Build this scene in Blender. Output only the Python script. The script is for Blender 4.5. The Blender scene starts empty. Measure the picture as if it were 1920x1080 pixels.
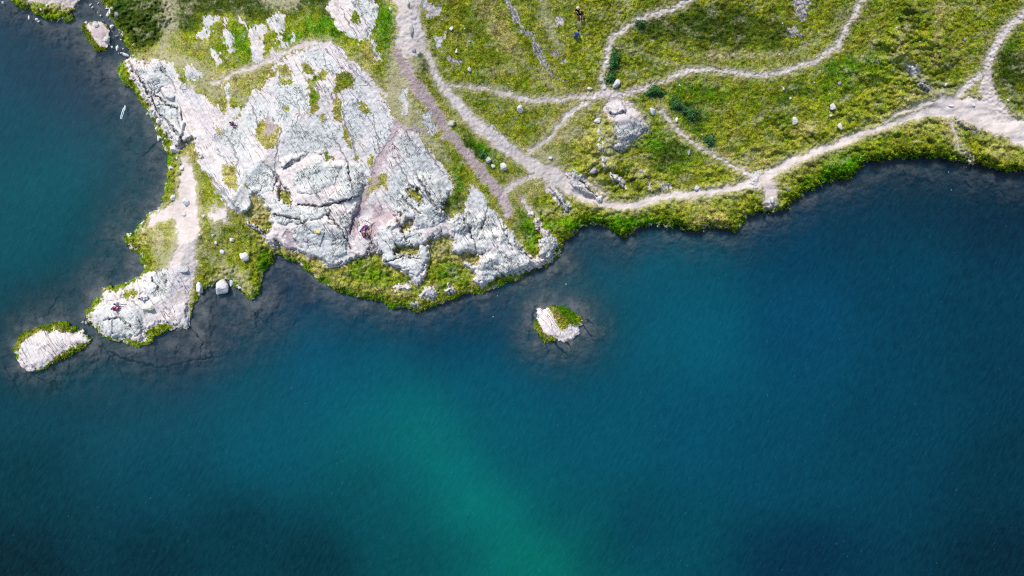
import bpy, math, random
import numpy as np
from mathutils import Vector

# ------------------------------------------------------------------ camera, world, sun
S = bpy.context.scene
COL = S.collection
H = 80.0                      # camera height above the lake
PX = 16.0                     # photograph pixels per metre at lake level
cam_d = bpy.data.cameras.new('camera')
cam = bpy.data.objects.new('camera', cam_d)
COL.objects.link(cam)
cam_d.sensor_width = 36.0
cam_d.lens = 36.0 * H / (1920 / PX)
cam_d.clip_start = 1.0
cam_d.clip_end = 3000.0
cam.location = (0, 0, H)
cam.rotation_euler = (0, 0, 0)
S.camera = cam

SUN_TRAVEL = Vector((0.32, -0.54, -0.80)).normalized()
elev = math.asin(-SUN_TRAVEL.z)
azim = math.atan2(-SUN_TRAVEL.x, -SUN_TRAVEL.y)
W = bpy.data.worlds.new('World')
S.world = W
W.use_nodes = True
wn = W.node_tree.nodes
bg = wn['Background']
sky = wn.new('ShaderNodeTexSky')
sky.sky_type = 'NISHITA'
sky.sun_disc = False
sky.sun_elevation = elev
sky.sun_rotation = azim
W.node_tree.links.new(sky.outputs[0], bg.inputs[0])
bg.inputs[1].default_value = 0.10
sd = bpy.data.lights.new('sun', 'SUN')
sd.energy = 3.0
sd.angle = math.radians(9)
sd.color = (1.0, 0.965, 0.92)
sun = bpy.data.objects.new('sun', sd)
COL.objects.link(sun)
sun.location = (-40, 40, 60)
sun.rotation_euler = SUN_TRAVEL.to_track_quat('-Z', 'Y').to_euler()
S.view_settings.view_transform = 'Standard'
S.view_settings.look = 'None'
S.view_settings.gamma = 1.0
S.view_settings.exposure = 0.68
S.cycles.use_denoising = False
S.cycles.filter_width = 1.15

F = np.float32
rng = np.random.default_rng(7)
random.seed(7)

# ------------------------------------------------------------------ noise in numpy
def _h(ix, iy, s):
    n = (ix.astype(np.int64) * 374761393 + iy.astype(np.int64) * 668265263 + s * 1442695041) & 0xFFFFFFFF
    n = ((n ^ (n >> 13)) * 1274126177) & 0xFFFFFFFF
    return (((n ^ (n >> 16)) & 0xFFFFFF) / float(0x1000000)).astype(F)

def noise(x, y, s=0):
    ix = np.floor(x); iy = np.floor(y)
    fx = (x - ix).astype(F); fy = (y - iy).astype(F)
    def g(dx, dy):
        a = _h(ix + dx, iy + dy, s) * F(6.28318)
        return np.cos(a) * (fx - dx) + np.sin(a) * (fy - dy)
    ux = fx * fx * fx * (fx * (fx * 6 - 15) + 10)
    uy = fy * fy * fy * (fy * (fy * 6 - 15) + 10)
    a = g(0, 0) * (1 - ux) + g(1, 0) * ux
    b = g(0, 1) * (1 - ux) + g(1, 1) * ux
    return (a * (1 - uy) + b * uy) * F(1.5)

def fbm(x, y, s=0, o=4):
    r = 0; a = 1.0; t = 0
    for i in range(o):
        r = r + a * noise(x * 2 ** i, y * 2 ** i, s + i * 17); t += a; a *= 0.5
    return r / t

def worley(x, y, s=0):
    ix = np.floor(x); iy = np.floor(y)
    f1 = np.full(x.shape, 9, F); f2 = f1.copy()
    cx = np.zeros(x.shape, F); cy = cx.copy(); cid = cx.copy()
    for dx in (-1, 0, 1):
        for dy in (-1, 0, 1):
            jx = ix + dx; jy = iy + dy
            px = jx + _h(jx, jy, s); py = jy + _h(jx, jy, s + 5)
            d = np.sqrt((px - x) ** 2 + (py - y) ** 2).astype(F)
            near = d < f1
            f2 = np.where(near, f1, np.minimum(f2, d))
            cx = np.where(near, px - x, cx); cy = np.where(near, py - y, cy)
            cid = np.where(near, _h(jx, jy, s + 9), cid)
            f1 = np.where(near, d, f1)
    return f1, f2, cid, cx, cy

def sstep(a, b, x):
    t = np.clip((x - a) / (b - a), 0, 1)
    return t * t * (3 - 2 * t)

# ------------------------------------------------------------------ tensor grid in photograph pixels (unprojected below)
def axis(lo, fine0, fine1, hi, step, grow=1.13, mx=90):
    a = list(np.arange(fine0, fine1 + step, step))
    s = step; x = a[-1]
    while x < hi:
        s = min(s * grow, mx); x += s; a.append(x)
    s = step; x = a[0]; pre = []
    while x > lo:
        s = min(s * grow, mx); x -= s; pre.append(x)
    return np.array(pre[::-1] + a, F)

UA = axis(-3500, -30, 1950, 5400, 1.5)
VA = axis(-3500, -30, 712, 4600, 1.5)
NU, NV = len(UA), len(VA)
U, V = np.meshgrid(UA, VA)
print('grid', NU, NV)

def seg_dist(px, py, ax, ay, bx, by):
    dx, dy = bx - ax, by - ay
    L = dx * dx + dy * dy + 1e-9
    t = np.clip(((px - ax) * dx + (py - ay) * dy) / L, 0, 1)
    ex = px - ax - t * dx; ey = py - ay - t * dy
    return ex * ex + ey * ey, t

def sdf_raw(P, x, y):
    d2 = np.full(x.shape, 1e12, F); inside = np.zeros(x.shape, bool)
    n = len(P)
    for i in range(n):
        ax, ay = P[i]; bx, by = P[(i + 1) % n]
        q, _ = seg_dist(x, y, F(ax), F(ay), F(bx), F(by))
        np.minimum(d2, q, out=d2)
        if ay != by:
            c = ((ay > y) != (by > y)) & (x < (bx - ax) * (y - ay) / (by - ay) + ax)
            inside ^= c
    d = np.sqrt(d2)
    return np.where(inside, d, -d).astype(F)

def window(pts, pad):
    us = [p[0] for p in pts]; vs = [p[1] for p in pts]
    i0, i1 = np.searchsorted(UA, [min(us) - pad, max(us) + pad])
    j0, j1 = np.searchsorted(VA, [min(vs) - pad, max(vs) + pad])
    return slice(j0, max(j1, j0 + 1)), slice(i0, max(i1, i0 + 1))

def poly_sdf(P, x, y, pad=26):
    out = np.full(x.shape, -pad, F)
    w = window(P, pad)
    out[w] = np.maximum(sdf_raw(P, x[w], y[w]), -pad)
    return out

def line_sdf(P, x, y, pad=26):           # P: (u, v, half width)
    out = np.full(x.shape, -pad, F)
    w = window(P, pad + max(p[2] for p in P))
    xs, ys = x[w], y[w]
    best = np.full(xs.shape, -pad, F)
    for a, b in zip(P[:-1], P[1:]):
        q, t = seg_dist(xs, ys, F(a[0]), F(a[1]), F(b[0]), F(b[1]))
        best = np.maximum(best, (a[2] + (b[2] - a[2]) * t) - np.sqrt(q))
    out[w] = best
    return out

def pts(s):
    v = [float(t) for t in s.replace(',', ' ').split()]
    return list(zip(v[0::2], v[1::2]))

def pl(s):
    v = [float(t) for t in s.replace(',', ' ').split()]
    return list(zip(v[0::3], v[1::3], v[2::3]))

# domain warps: coarse bends plus crumbs
wu = fbm(U / 22, V / 22, 3, 4); wv = fbm(U / 22, V / 22, 43, 4)
nearmask = (U > -200) & (U < 2100) & (V > -200) & (V < 900)
XU = (U + wu * 6).astype(F); XV = (V + wv * 6).astype(F)
WU = (U + wu * 9 + noise(U / 8, V / 8, 93) * 3.2 + noise(U / 3.0, V / 3.0, 91) * 2.4).astype(F); WV = (V + wv * 9 + noise(U / 8, V / 8, 94) * 3.2 + noise(U / 3.0, V / 3.0, 92) * 2.4).astype(F)

# ------------------------------------------------------------------ shorelines
MAIN = pts('''-3600,-900 -900,-240 -300,-60 0,-14 22,0 30,12 45,19 55,15 62,22 66,28 82,31 100,37 118,39 135,40 139,30 134,20 142,8 158,-6 186,-8
192,4 202,20 212,38 222,58 230,72 236,84 246,100 240,108 228,115 220,133 224,145 235,158 248,168 255,180 265,195 278,212 288,232 293,247 305,262 307,278 313,290 314,310 312,335 308,352 306,372
300,385 292,392 278,400 270,412 258,422 250,437 236,438 232,446 237,455 246,468 256,471 261,477 264,490 271,500 271,507 265,515 257,520 235,530 217,537 200,536 191,540
190,550 191,557 180,557 172,565 170,576 161,582 161,592 166,600 175,612 185,624 192,630 207,637 222,641 232,640 237,646 250,649 270,649 282,645 287,641 285,635 287,629
302,627 312,621 332,616 342,615 352,619 356,610 355,604 360,590 364,572 369,557 377,551 384,541 390,539 400,540 404,530 422,524 436,524 438,536 450,541 457,552 467,562 477,560
480,550 492,559 487,542 490,525 495,510 510,492 514,480 517,475 527,480 540,487 555,492 567,502 580,510 595,524 612,532 630,544 650,550 667,556 685,560 700,561 712,564 722,570
735,579 745,578 762,577 780,583 795,581 810,575 830,569 850,564 865,555 880,549 900,551 920,544 935,537 950,529 967,526 975,520 1000,506 1017,501 1035,494 1040,484 1050,479 1052,470 1057,462 1057,451
1075,446 1079,435 1085,427 1097,421 1117,421 1135,422 1145,431 1157,440 1175,445 1180,437 1195,429 1212,424 1232,421 1245,422 1250,429 1262,425 1272,424 1285,431 1315,435 1327,425 1340,426 1350,429 1372,431
1385,430 1390,420 1400,407 1415,400 1430,396 1440,397 1462,399 1475,390 1490,371 1501,370 1505,360 1522,357 1532,347 1542,345 1552,336 1590,334 1600,327 1610,320 1617,307 1630,299 1645,303 1662,300
1677,295 1710,295 1740,294 1772,297 1790,301 1807,301 1825,310 1830,304 1850,314 1865,316 1880,321 1897,322 1915,320 1940,318 1990,330 2080,322 2300,360 2700,300 3600,420 6000,300 6000,-4000 -3600,-4000''')
ISL_W = pts('''25,657 29,642 40,626 57,617 72,612 87,610 105,604 125,604 132,610 144,614 144,622 157,615 160,625 172,634 165,647 150,657 130,666 112,675 95,684 82,694 57,696 40,686 32,675 26,662''')
ISL_C = pts('''1001,604 1006,592 1005,587 1009,578 1016,577 1024,581 1032,575 1043,573 1055,574 1067,581 1078,588 1086,596 1090,601 1093,610 1086,614 1087,620 1084,629 1077,632 1070,637 1061,639 1049,640 1040,636 1037,641 1027,640 1019,636 1012,630 1010,623 1004,614''')
ISL_N = pts('''154,50 157,45 161,41 172,40 190,42 203,50 207,67 205,82 198,93 188,96 180,95 172,82 162,69''')
rg = 1 + 1.0 * sstep(1040, 1120, U)
SX = (U + wu * 4 + (noise(U / 3, V / 3, 91) * 1.8 + noise(U / 7, V / 7, 98) * 2.2) * rg).astype(F); SY = (V + wv * 4 + (noise(U / 3, V / 3, 92) * 1.8 + noise(U / 7, V / 7, 99) * 2.6) * rg).astype(F)
s_main = sdf_raw(MAIN, SX, SY)
s_w = sdf_raw(ISL_W, SX, SY); s_c = sdf_raw(ISL_C, SX, SY); s_n = sdf_raw(ISL_N, SX, SY)
shore = np.maximum.reduce([s_main, s_w, s_c, s_n])

# ------------------------------------------------------------------ exposed rock, one polygon per outcrop
# (polygon, raised height m, label, category)
OUT = []
def out(p, h, label):
    OUT.append((pts(p), h, label))
out('''236,112 262,112 300,112 325,117 337,150 367,172 392,190 410,204 436,226 452,215 458,198 470,185 474,165 492,152 500,140 520,115 560,95 590,82 620,78 640,92 660,115 695,140 700,160 720,185 738,215 742,240 752,238 790,250 812,285 835,318 852,342 850,365 838,400 850,410 868,390
885,345 900,360 922,385 950,420 975,455 985,475 1005,480 1020,485 1034,493 1000,502 960,514 930,526 905,535 885,530 870,535 850,545 820,556 800,560 770,562 740,550 735,540 770,530 760,510 735,500 700,478 690,482 650,492 625,505 600,490 570,480
545,470 527,464 517,470 500,455 492,436 470,425 455,405 430,390 405,360 375,312 358,292 345,270 330,282 318,265 305,245 290,222 278,200 262,172 245,145''', 0.7,
'large pale grey fractured rock headland jutting into the lake')
out('''194,546 193,560 182,575 168,592 175,610 192,625 215,635 235,638 245,635 272,640 275,622 300,603 330,610 352,617 354,600 352,570 354,545 360,520 365,500 330,498 300,505 270,517 255,525 230,545 210,545''', 0.35,
'flat pale rock platform at the tip of the narrow peninsula')
out('''615,-34 700,-34 700,0 708,18 711,35 702,45 695,60 705,80 715,112 708,117 700,100 690,78 670,76 645,68 632,50 625,35 612,22 618,8''', 0.9,
'tall streaked white rock rib with a thin tail beside the upper path')
out('380,32 393,27 410,31 410,40 398,42 398,62 392,66 385,55 388,75 382,76 367,68 370,58 382,48', 0.5, 'broken pale rock cluster in green grass, leftmost of the upper outcrops')
out('418,33 430,33 428,50 438,65 437,78 440,98 432,102 428,90 420,80 418,60', 0.5, 'upright narrow pale rock strip with a small lump below it in bright grass')
out('444,28 455,33 467,50 464,56 452,46', 0.4, 'small slanting grey rock beneath the dark green slope')
out('466,60 470,46 478,44 484,72 493,85 495,105 490,120 478,122 470,105', 0.6, 'tall rounded pale rock slab standing just above the curved dusty trail')
out('395,92 405,90 418,112 415,125 403,122', 0.5, 'lone grey wedge of rock in olive grass above the headland')
out('345,128 352,122 362,130 380,135 378,142 360,148 352,152', 0.4, 'squat grey fan shaped rock at the grass edge of the headland')
out('500,40 510,23 530,25 537,45 530,58 522,62 510,52', 0.7, 'squarish pale rock below the grey soil patch at the top')
out('480,48 495,45 499,60 488,71 480,66', 0.4, 'low crumbly rock beside the squarish pale rock')
out('547,57 555,60 554,75 546,76', 0.35, 'tiny isolated white rock surrounded by bright green grass')
out('518,70 530,71 538,86 528,90', 0.35, 'small triangular rock under the squarish pale rock')
out('505,92 520,92 530,108 520,119 508,110', 0.45, 'rounded pale rock touching the upper curve of the dusty trail')
out('418,155 428,155 430,185 424,190', 0.4, 'thin upright white rock sliver below the dusty trail')
out('400,200 410,195 418,210 414,226 405,222', 0.35, 'small pale knob in the olive hollow, left one of a pair')
out('422,198 430,194 436,204 450,200 455,212 440,218 430,228 423,215', 0.4, 'double pale knob in the olive hollow above the slabs')
out('790,-2 808,3 818,15 830,12 828,25 812,33 800,28', 0.4, 'broken grey rocks at the right rim of the wide upper path')
out('812,72 825,65 835,60 838,72 830,78 825,92 815,82', 0.5, 'white split rock in grass right of the wide path')
out('836,103 850,109 870,112 873,118 850,126 840,118', 0.35, 'low dark streaked rock ledge in the meadow')
out('940,-8 952,-8 966,12 980,40 992,55 1010,80 1020,104 1030,126 1048,142 1061,152 1052,153 1030,140 1012,122 1004,100 996,78 978,58 962,42 955,20', 0.6, 'long dark craggy rock rib running down the meadow')
out('1022,84 1038,88 1052,104 1062,117 1050,114 1034,102', 0.4, 'short dark rock ledge beside the long rib')
out('1040,34 1052,30 1060,44 1052,51 1042,46', 0.5, 'blocky grey rock with a dark cleft near the two seated people')
out('1480,-8 1522,-8 1518,18 1516,38 1500,36 1488,20', 0.5, 'dark rough rock on the upper right meadow at the photo edge')
out('1468,50 1490,51 1507,62 1500,76 1480,66', 0.35, 'flat dark rock patch in the meadow under the rough rock')
out('1700,118 1714,118 1724,138 1720,148 1706,140', 0.25, 'pale stony patch above the path junction')
out('1722,150 1736,150 1750,164 1746,173 1730,172', 0.5, 'dark blue grey boulder pile above the path junction')
out('1137,200 1145,187 1165,185 1178,200 1172,212 1155,215 1140,212', 0.7, 'round craggy grey rock on top of the bare mound')
out('1203,228 1215,228 1225,245 1215,254 1204,248', 0.4, 'rough rock at the lower right rim of the bare mound')
out('913,232 922,236 940,254 960,267 972,280 962,284 940,271 918,250', 0.5, 'long grey rock ledge along the upper rim of the main path')
out('788,210 800,206 812,222 822,240 826,250 810,249 795,236', 0.6, 'grey leaf shaped rock between two tracks')
out('752,168 761,165 765,190 761,216 754,210', 0.35, 'narrow crumbly rock strip by the pinkish track')
out('1018,345 1034,345 1060,365 1070,386 1070,402 1056,402 1045,380 1025,360', 0.6, 'jagged pale rock spur below the path bend')
out('1060,325 1078,316 1094,328 1105,350 1130,372 1124,381 1110,371 1085,360 1065,345', 0.5, 'smooth grey slab wedged into the path bend')
out('1120,244 1126,246 1130,266 1132,288 1138,314 1148,320 1160,326 1170,342 1180,346 1173,353 1158,349 1148,334 1136,320 1127,312 1126,286', 0.6, 'thin white rock scarp curling down the grassy slope')
out('1213,336 1220,340 1224,356 1216,356', 0.3, 'thin vertical rock in the grass above the shore path')
out('1239,346 1255,343 1261,350 1244,354', 0.3, 'flat lying rock in the grass above the shore path')
out('983,388 1000,396 1018,424 1034,440 1047,455 1048,470 1032,487 1010,482 1012,456 998,424', 0.6, 'rough grey rock knoll at the cove corner east of the headland')
out('785,552 792,545 806,538 822,546 812,560 792,564', 0.6, 'dark edged white crag in the mossy south bank, left one of two')
out('828,548 838,533 854,540 863,547 846,552', 0.6, 'dark edged white crag in the mossy south bank, right one of two')
out('738,536 765,529 772,538 752,544 737,548', 0.4, 'small white shelf low on the mossy south bank')
out('765,566 776,562 792,566 782,573 768,572', 0.5, 'crumbled rock just above the waterline of the south bank')
out('1788,222 1802,224 1818,233 1842,244 1838,250 1812,240 1794,232', 0.4, 'dark crumbling rock edge under the path junction')
out('1407,326 1418,322 1428,334 1420,344 1408,340', 0.2, 'smooth white rock set in the shore path')
out('1142,210 1172,210 1205,228 1224,246 1196,256 1180,270 1165,284 1151,277 1158,255 1150,235', 0.3, 'bare pale rocky knoll below the path fork')
out('945,-60 960,-30 952,-8 936,-14', 0.5, 'dark rock rib end outside the top edge')
WROCK = pts('27,662 36,648 52,634 72,624 92,618 112,618 132,622 146,624 158,616 162,626 172,634 163,644 146,650 124,658 104,668 90,682 80,692 57,695 40,685')
CROCK = pts('1004,574 1018,574 1030,578 1036,588 1044,600 1050,616 1056,620 1062,612 1068,604 1076,606 1082,612 1086,606 1092,598 1098,610 1092,622 1086,634 1070,644 1044,644 1036,640 1034,628 1026,634 1018,622 1008,604 1003,590')
NROCK = pts('160,42 190,42 205,55 206,80 200,90 188,86 176,74 166,58')
GP = [pts(s) for s in '''478,132 500,136 502,152 488,162 478,158
502,130 514,130 516,145 504,147
520,124 534,120 546,132 545,143 524,145
565,120 576,117 590,128 588,137 568,138
522,147 546,150 548,160 526,158
575,147 610,132 612,150 592,154 590,167 602,180 597,200 587,215 579,214 579,195 576,165
630,140 655,132 668,150 660,160 645,165 635,176 624,170
620,163 631,165 630,176 621,174
622,188 634,180 640,200 642,226 632,226 623,206
673,195 684,193 692,204 692,214 680,216 674,206
480,232 505,228 524,234 527,250 520,268 505,280 492,270 480,258
602,280 613,283 625,294 621,298 610,297
660,292 668,290 672,300 664,302
690,292 702,295 698,310 689,305
694,330 712,326 728,328 728,345 722,360 715,346 700,362 690,372 679,380 675,372 688,352
765,352 785,355 790,368 785,380 773,369
765,412 774,410 773,424 762,436 755,432
470,370 480,368 495,378 505,395 508,425 500,435 485,425 462,412 458,400 470,390
523,355 535,355 546,370 542,385 532,383
828,308 850,305 870,318 887,340 876,350 866,375 852,395 836,403 829,390 838,375 850,360 852,342 838,325
787,252 798,256 810,278 809,289 796,276
823,262 835,270 841,290 833,292 825,280
837,258 856,270 863,302 856,312 845,290
905,358 925,370 945,398 956,415 950,426 934,405 916,383
343,268 360,260 370,288 372,300 362,308 350,290
417,310 435,308 445,335 440,357 425,350 418,325
455,345 466,346 464,353 456,352
368,318 385,324 402,345 407,365 421,388 414,386 398,372 382,350
518,452 542,468 567,478 597,485 617,503 642,503 657,488 680,485 690,470 710,473 720,495 740,508 765,518 770,528 790,533 797,508 805,478 807,460 795,457 802,450 830,441 847,446 849,473 902,479 897,495 868,490 872,500 890,508 882,534 900,538 930,524 955,516 985,509 1036,492 1050,510 900,570 780,610 640,580 540,510
745,463 782,459 783,477 755,482 744,476
748,400 754,402 752,410 747,408
965,408 985,398 1000,410 1013,438 1013,460 1002,476 994,465 975,442 964,425
326,550 346,545 347,562 332,569 324,562
232,548 256,540 262,548 240,560 228,558
658,24 668,22 676,38 672,46 662,40
405,236 414,240 412,258 405,254
596,215 606,214 612,222 600,226
530,200 540,196 546,204 536,208
640,232 652,250 662,275 656,278 646,258
1036,492 1052,470 1057,478 1042,500'''.split('\n')]
rock = np.full(U.shape, -26, F); ridx = np.full(U.shape, -1, np.int16); rh = np.zeros(U.shape, F)
for i, (P, h, lb) in enumerate(OUT):
    s = poly_sdf(P, WU, WV)
    b = s > rock
    ridx[b & (s > -12)] = i
    rock = np.maximum(rock, s)
    rh = np.maximum(rh, h * sstep(-1.0, 7.0, s))
isr = np.maximum(1.0 + poly_sdf(WROCK, WU, WV), 0.5 + poly_sdf(CROCK, SX, SY))
rock = np.maximum(rock, isr)
gp = np.full(U.shape, -26, F)
for P in GP:
    gp = np.maximum(gp, poly_sdf(P, WU, WV))
for i in (38, 39, 40, 41):       # crags that stand out of the mossy bank
    s = poly_sdf(OUT[i][0], WU, WV)
    gp = np.where(s > -2, -s, gp)
rock = np.minimum(rock, -gp)
# scattered turf in hollows of the big slab
turf = fbm(U / 26, V / 18, 71, 5)
low_turf = sstep(0.30, 0.42, turf) * sstep(4, 18, rock) * 9
al0 = U * math.cos(math.radians(62)) + V * math.sin(math.radians(62)); ac0 = -U * math.sin(math.radians(62)) + V * math.cos(math.radians(62))
erode = noise(al0 / 11, ac0 / 3.6, 95) * 5.6 + noise(U / 30, V / 30, 96) * 2.5
rock_c = rock - low_turf * 1.3 + np.where(ridx >= 2, erode - 0.3, erode * 0.5 * (rock < 6))

SLABS = [pts(q) for q in '''640,190 655,165 690,160 702,168 705,190 722,200 738,235 735,255 715,275 708,290 695,285 690,255 665,262 650,236 640,212
530,250 555,225 600,215 635,230 648,258 640,275 610,285 580,286 550,300 530,316 522,290
515,155 550,154 572,149 578,190 580,206 565,215 540,212 515,200 512,172
476,190 500,189 520,205 545,215 558,222 538,230 500,226 480,222
455,212 475,205 480,230 485,245 470,256 460,248
735,320 755,300 765,275 790,268 802,285 830,318 850,342 849,362 835,380 838,398 830,412 815,425 790,430 770,440 745,402 733,380 725,345
650,305 680,300 694,315 696,340 680,360 655,375 630,378 615,374 640,350
870,390 888,350 902,362 925,388 935,420 930,450 905,474 850,470 848,445 846,415
938,405 960,430 978,458 986,480 1002,490 960,511 932,522 905,530 899,500 908,480 936,455
700,430 735,420 765,430 790,440 800,470 795,505 780,518 765,512 720,490 705,460
560,420 600,412 650,430 652,470 620,497 590,480 560,462 545,440
510,370 560,385 600,385 618,396 600,408 555,418 520,420 505,400
252,128 300,120 322,135 325,158 300,166 280,185 262,160
290,190 330,195 345,230 336,268 318,255 303,225
395,250 430,240 460,252 480,282 470,310 440,305 408,290
440,312 490,300 520,330 510,360 470,365 450,345
366,308 385,312 430,365 470,400 500,432 494,440 470,428 430,392 400,362
560,100 600,94 630,108 642,136 615,142 592,122 570,116
742,256 765,254 780,272 762,292 746,278
345,150 372,176 385,200 372,210 352,190 338,165
560,318 600,300 640,310 625,345 590,365 560,362 548,340
655,392 668,380 676,388 660,420 640,428 632,410
180,585 205,565 240,570 262,590 272,618 240,636 208,634 182,612
262,530 300,512 335,512 340,540 300,556 268,556'''.split('\n')]
slab = np.full(U.shape, -26, F); sidx = np.zeros(U.shape, np.int16); stilt = np.zeros(U.shape, F)
SWU = (U + wu * 7 + noise(U / 9, V / 9, 63) * 2.2 + noise(U / 3, V / 3, 64) * 0.5).astype(F); SWV = (V + wv * 7 + noise(U / 9, V / 9, 65) * 2.2 + noise(U / 3, V / 3, 66) * 0.5).astype(F)
for i, P in enumerate(SLABS):
    q = poly_sdf(P, SWU, SWV)
    b = q > slab
    slab = np.maximum(slab, q)
    sidx[b & (q > -10)] = i + 1
    cu_, cv_ = np.mean(P, axis=0)
    ta = i * 2.4
    stilt = np.where(b & (q > -10), ((U - cu_) * math.cos(ta) + (V - cv_) * math.sin(ta)) / 60.0 * 0.35, stilt)
FIS = [pl(q) for q in '''744,248,1.5 733,264,2.5 716,288,3 708,298,3 700,320,1.5 692,352,2 680,380,3 664,404,2.5 656,440,1
640,205,1 648,238,1.6 660,258,2 666,290,2 672,305,1
700,215,.5 704,245,1 712,284,1
640,104,1 664,134,2 690,158,2 700,165,1
628,85,.6 645,112,1.4 672,128,.6
610,250,.6 634,272,1.5 650,300,1.2 657,338,.6
786,250,.8 802,284,1.6 814,302,1.4 836,330,.6
736,292,.8 752,318,1.4 772,352,1.2 796,384,.8
775,318,.6 796,352,1.6 806,372,2 822,396,1
748,358,.6 764,382,1.8 786,400,.6
738,402,1 754,428,1.8 764,452,.6
702,418,1 694,444,2.2 704,468,1
908,352,.6 916,388,1.2 904,430,.6
864,396,.6 880,430,1.4 894,466,.6
930,400,.5 946,436,1 962,470,.5
556,180,.6 562,214,1.4 554,232,.6
474,200,.6 482,230,1.6 498,250,1.2
528,240,.8 520,270,1.8 516,310,1.6 520,342,.6
560,384,.8 604,388,1.4 652,374,1.2 676,366,.6
514,402,.8 560,412,1.2 590,440,.5
242,116,1 262,146,1.6 284,184,1.4 300,212,1
292,178,.8 312,196,1.8 334,206,.8
300,214,.8 322,236,1.6 340,262,1.6 372,312,2 402,352,2.2 432,394,2 462,424,2 492,450,1.2
384,318,.5 412,352,1.2 448,396,1.4 480,430,.5
300,130,.5 322,150,1.3 330,172,.5
400,240,.5 430,262,1.1 446,300,1.3 440,330,.5
580,286,.6 560,300,1.6 530,318,.6
590,150,1 600,182,1.6 586,214,1
655,170,.5 676,196,1.1 700,236,.5
560,110,.4 590,140,1 612,150,.4
490,300,.5 520,330,1 545,372,.5
610,400,.5 640,430,1 660,468,.5
722,492,.5 760,480,1.2 790,486,.5
226,556,.4 250,566,1 276,590,.4
196,600,.4 222,596,1 246,612,.4
284,520,.4 300,545,1 318,560,.4
640,14,.5 650,40,1.4 672,70,.6
668,-4,.5 680,30,1.4 694,60,.6
1088,338,.5 1100,352,1.4 1118,368,.6
1030,350,.5 1046,372,1.4 1058,398,.6'''.split('\n')]
BFIS = [pl(q) for q in '''1036,640,1.2 1052,655,1.6 1072,672,.6
1058,638,1 1066,648,1.4 1074,656,.5
1090,606,1.2 1106,626,1.6 1118,644,.6
1012,630,.8 1024,650,1.2 1030,662,.4
1080,590,.5 1108,604,1 1122,622,.4
186,650,.8 230,672,1.6 300,690,1.6 360,676,1.4 420,668,1.2 446,648,.6
60,700,.8 110,730,1.4 160,762,1.2 200,770,.5
200,660,.5 230,700,1 240,740,.5
330,690,.5 350,720,1 352,760,.5
356,612,1 380,640,1.4 372,680,.6
230,270,.8 250,286,1.4 272,296,.6
256,300,.8 280,284,1.4 296,264,.8
10,690,.6 40,740,1.2 60,760,.5
470,580,.6 500,610,1 540,640,.4
1010,560,.6 1000,590,1.2 990,640,.5
120,540,.5 90,590,1 60,600,.4'''.split('\n')]
fis = np.full(U.shape, -26, F)
FWU = (U + noise(U / 9, V / 9, 161) * 3.0 + noise(U / 3, V / 3, 162) * 1.0).astype(F); FWV = (V + noise(U / 9, V / 9, 163) * 3.0 + noise(U / 3, V / 3, 164) * 1.0).astype(F)
for P in FIS + BFIS: fis = np.maximum(fis, line_sdf(P, FWU, FWV, 10))
fiss = sstep(-1.3, 0.5, fis)
# small pale ledges where rock meets the water
ledge = 2.2 - np.abs(shore - 2.2)
ledge = np.where((noise(U / 13, V / 13, 67) > 0.16) & (U < 1420) & (shore > 0), ledge, -26)
rock_c = np.maximum(rock_c, np.where(s_main > -1, ledge, -26))

# ------------------------------------------------------------------ paths and bare earth
LINES = [pl(s) for s in '''800,96,8 812,130,8 825,155,9 850,185,11 875,215,13 895,235,14 930,262,13 960,285,14 1000,310,15 1030,325,18 1060,340,20 1085,362,13 1115,378,8 1150,386,8 1190,386,8 1215,377,8 1245,367,8 1290,365,9 1330,362,8 1380,350,9 1425,340,13 1445,325,11 1480,305,9 1520,290,8 1570,270,8 1620,250,7 1660,237,7 1700,222,8 1740,208,12 1790,206,18
1030,328,6 1000,330,6 965,345,7 945,360,8 945,382,8 952,402,6
843,160,3 880,163,4 917,166,4 960,179,6 990,189,6 1035,186,6 1080,182,6 1110,181,7 1140,176,10 1165,178,8
1133,172,10 1129,150,6 1134,128,5 1139,105,6 1142,85,7 1150,70,7 1175,50,5 1205,31,6 1240,24,5 1265,14,6 1290,0,7 1310,-30,7 1400,-160,8
1165,178,7 1200,168,6 1230,156,4 1260,144,5 1285,133,6 1300,130,6 1340,131,5 1400,138,6 1440,141,7 1490,128,6 1527,115,6 1570,87,6 1590,45,6 1615,5,6 1640,-40,7 1700,-200,8
1238,206,6 1255,226,6 1275,250,4 1300,268,4 1340,290,4 1380,314,4 1405,328,5
1100,192,6 1080,204,6 1050,230,5 1038,250,5 1020,266,5 996,284,6
1850,140,10 1850,120,9 1860,100,9 1875,70,9 1900,42,9 1920,25,9 1960,-10,9 2100,-160,10
1838,140,7 1815,160,6 1790,185,7
1850,140,11 1848,165,14 1860,195,16
1853,150,4 1868,185,5 1885,205,7
1660,226,3 1702,206,4 1745,192,6
1785,230,4 1793,255,2.5 1798,276,2.5 1815,292,2.5 1824,308,3
345,300,9 351,330,17 352,370,21 350,400,27 352,440,22 349,470,21 338,505,26
400,156,3 412,152,4 430,141,5 480,124,6 520,108,6 545,92,6 590,80,6 618,80,7 640,108,7 670,132,7 690,150,7 712,170,6 725,180,5
355,170,11 380,215,12 400,260,11 430,290,10
1120,380,3 1140,366,3 1100,340,3
342,500,30 335,540,30 342,580,14 353,612,4
318,396,10 300,410,8 286,420,5
1000,395,4 985,385,5 978,372,4'''.split('\n')]
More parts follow.
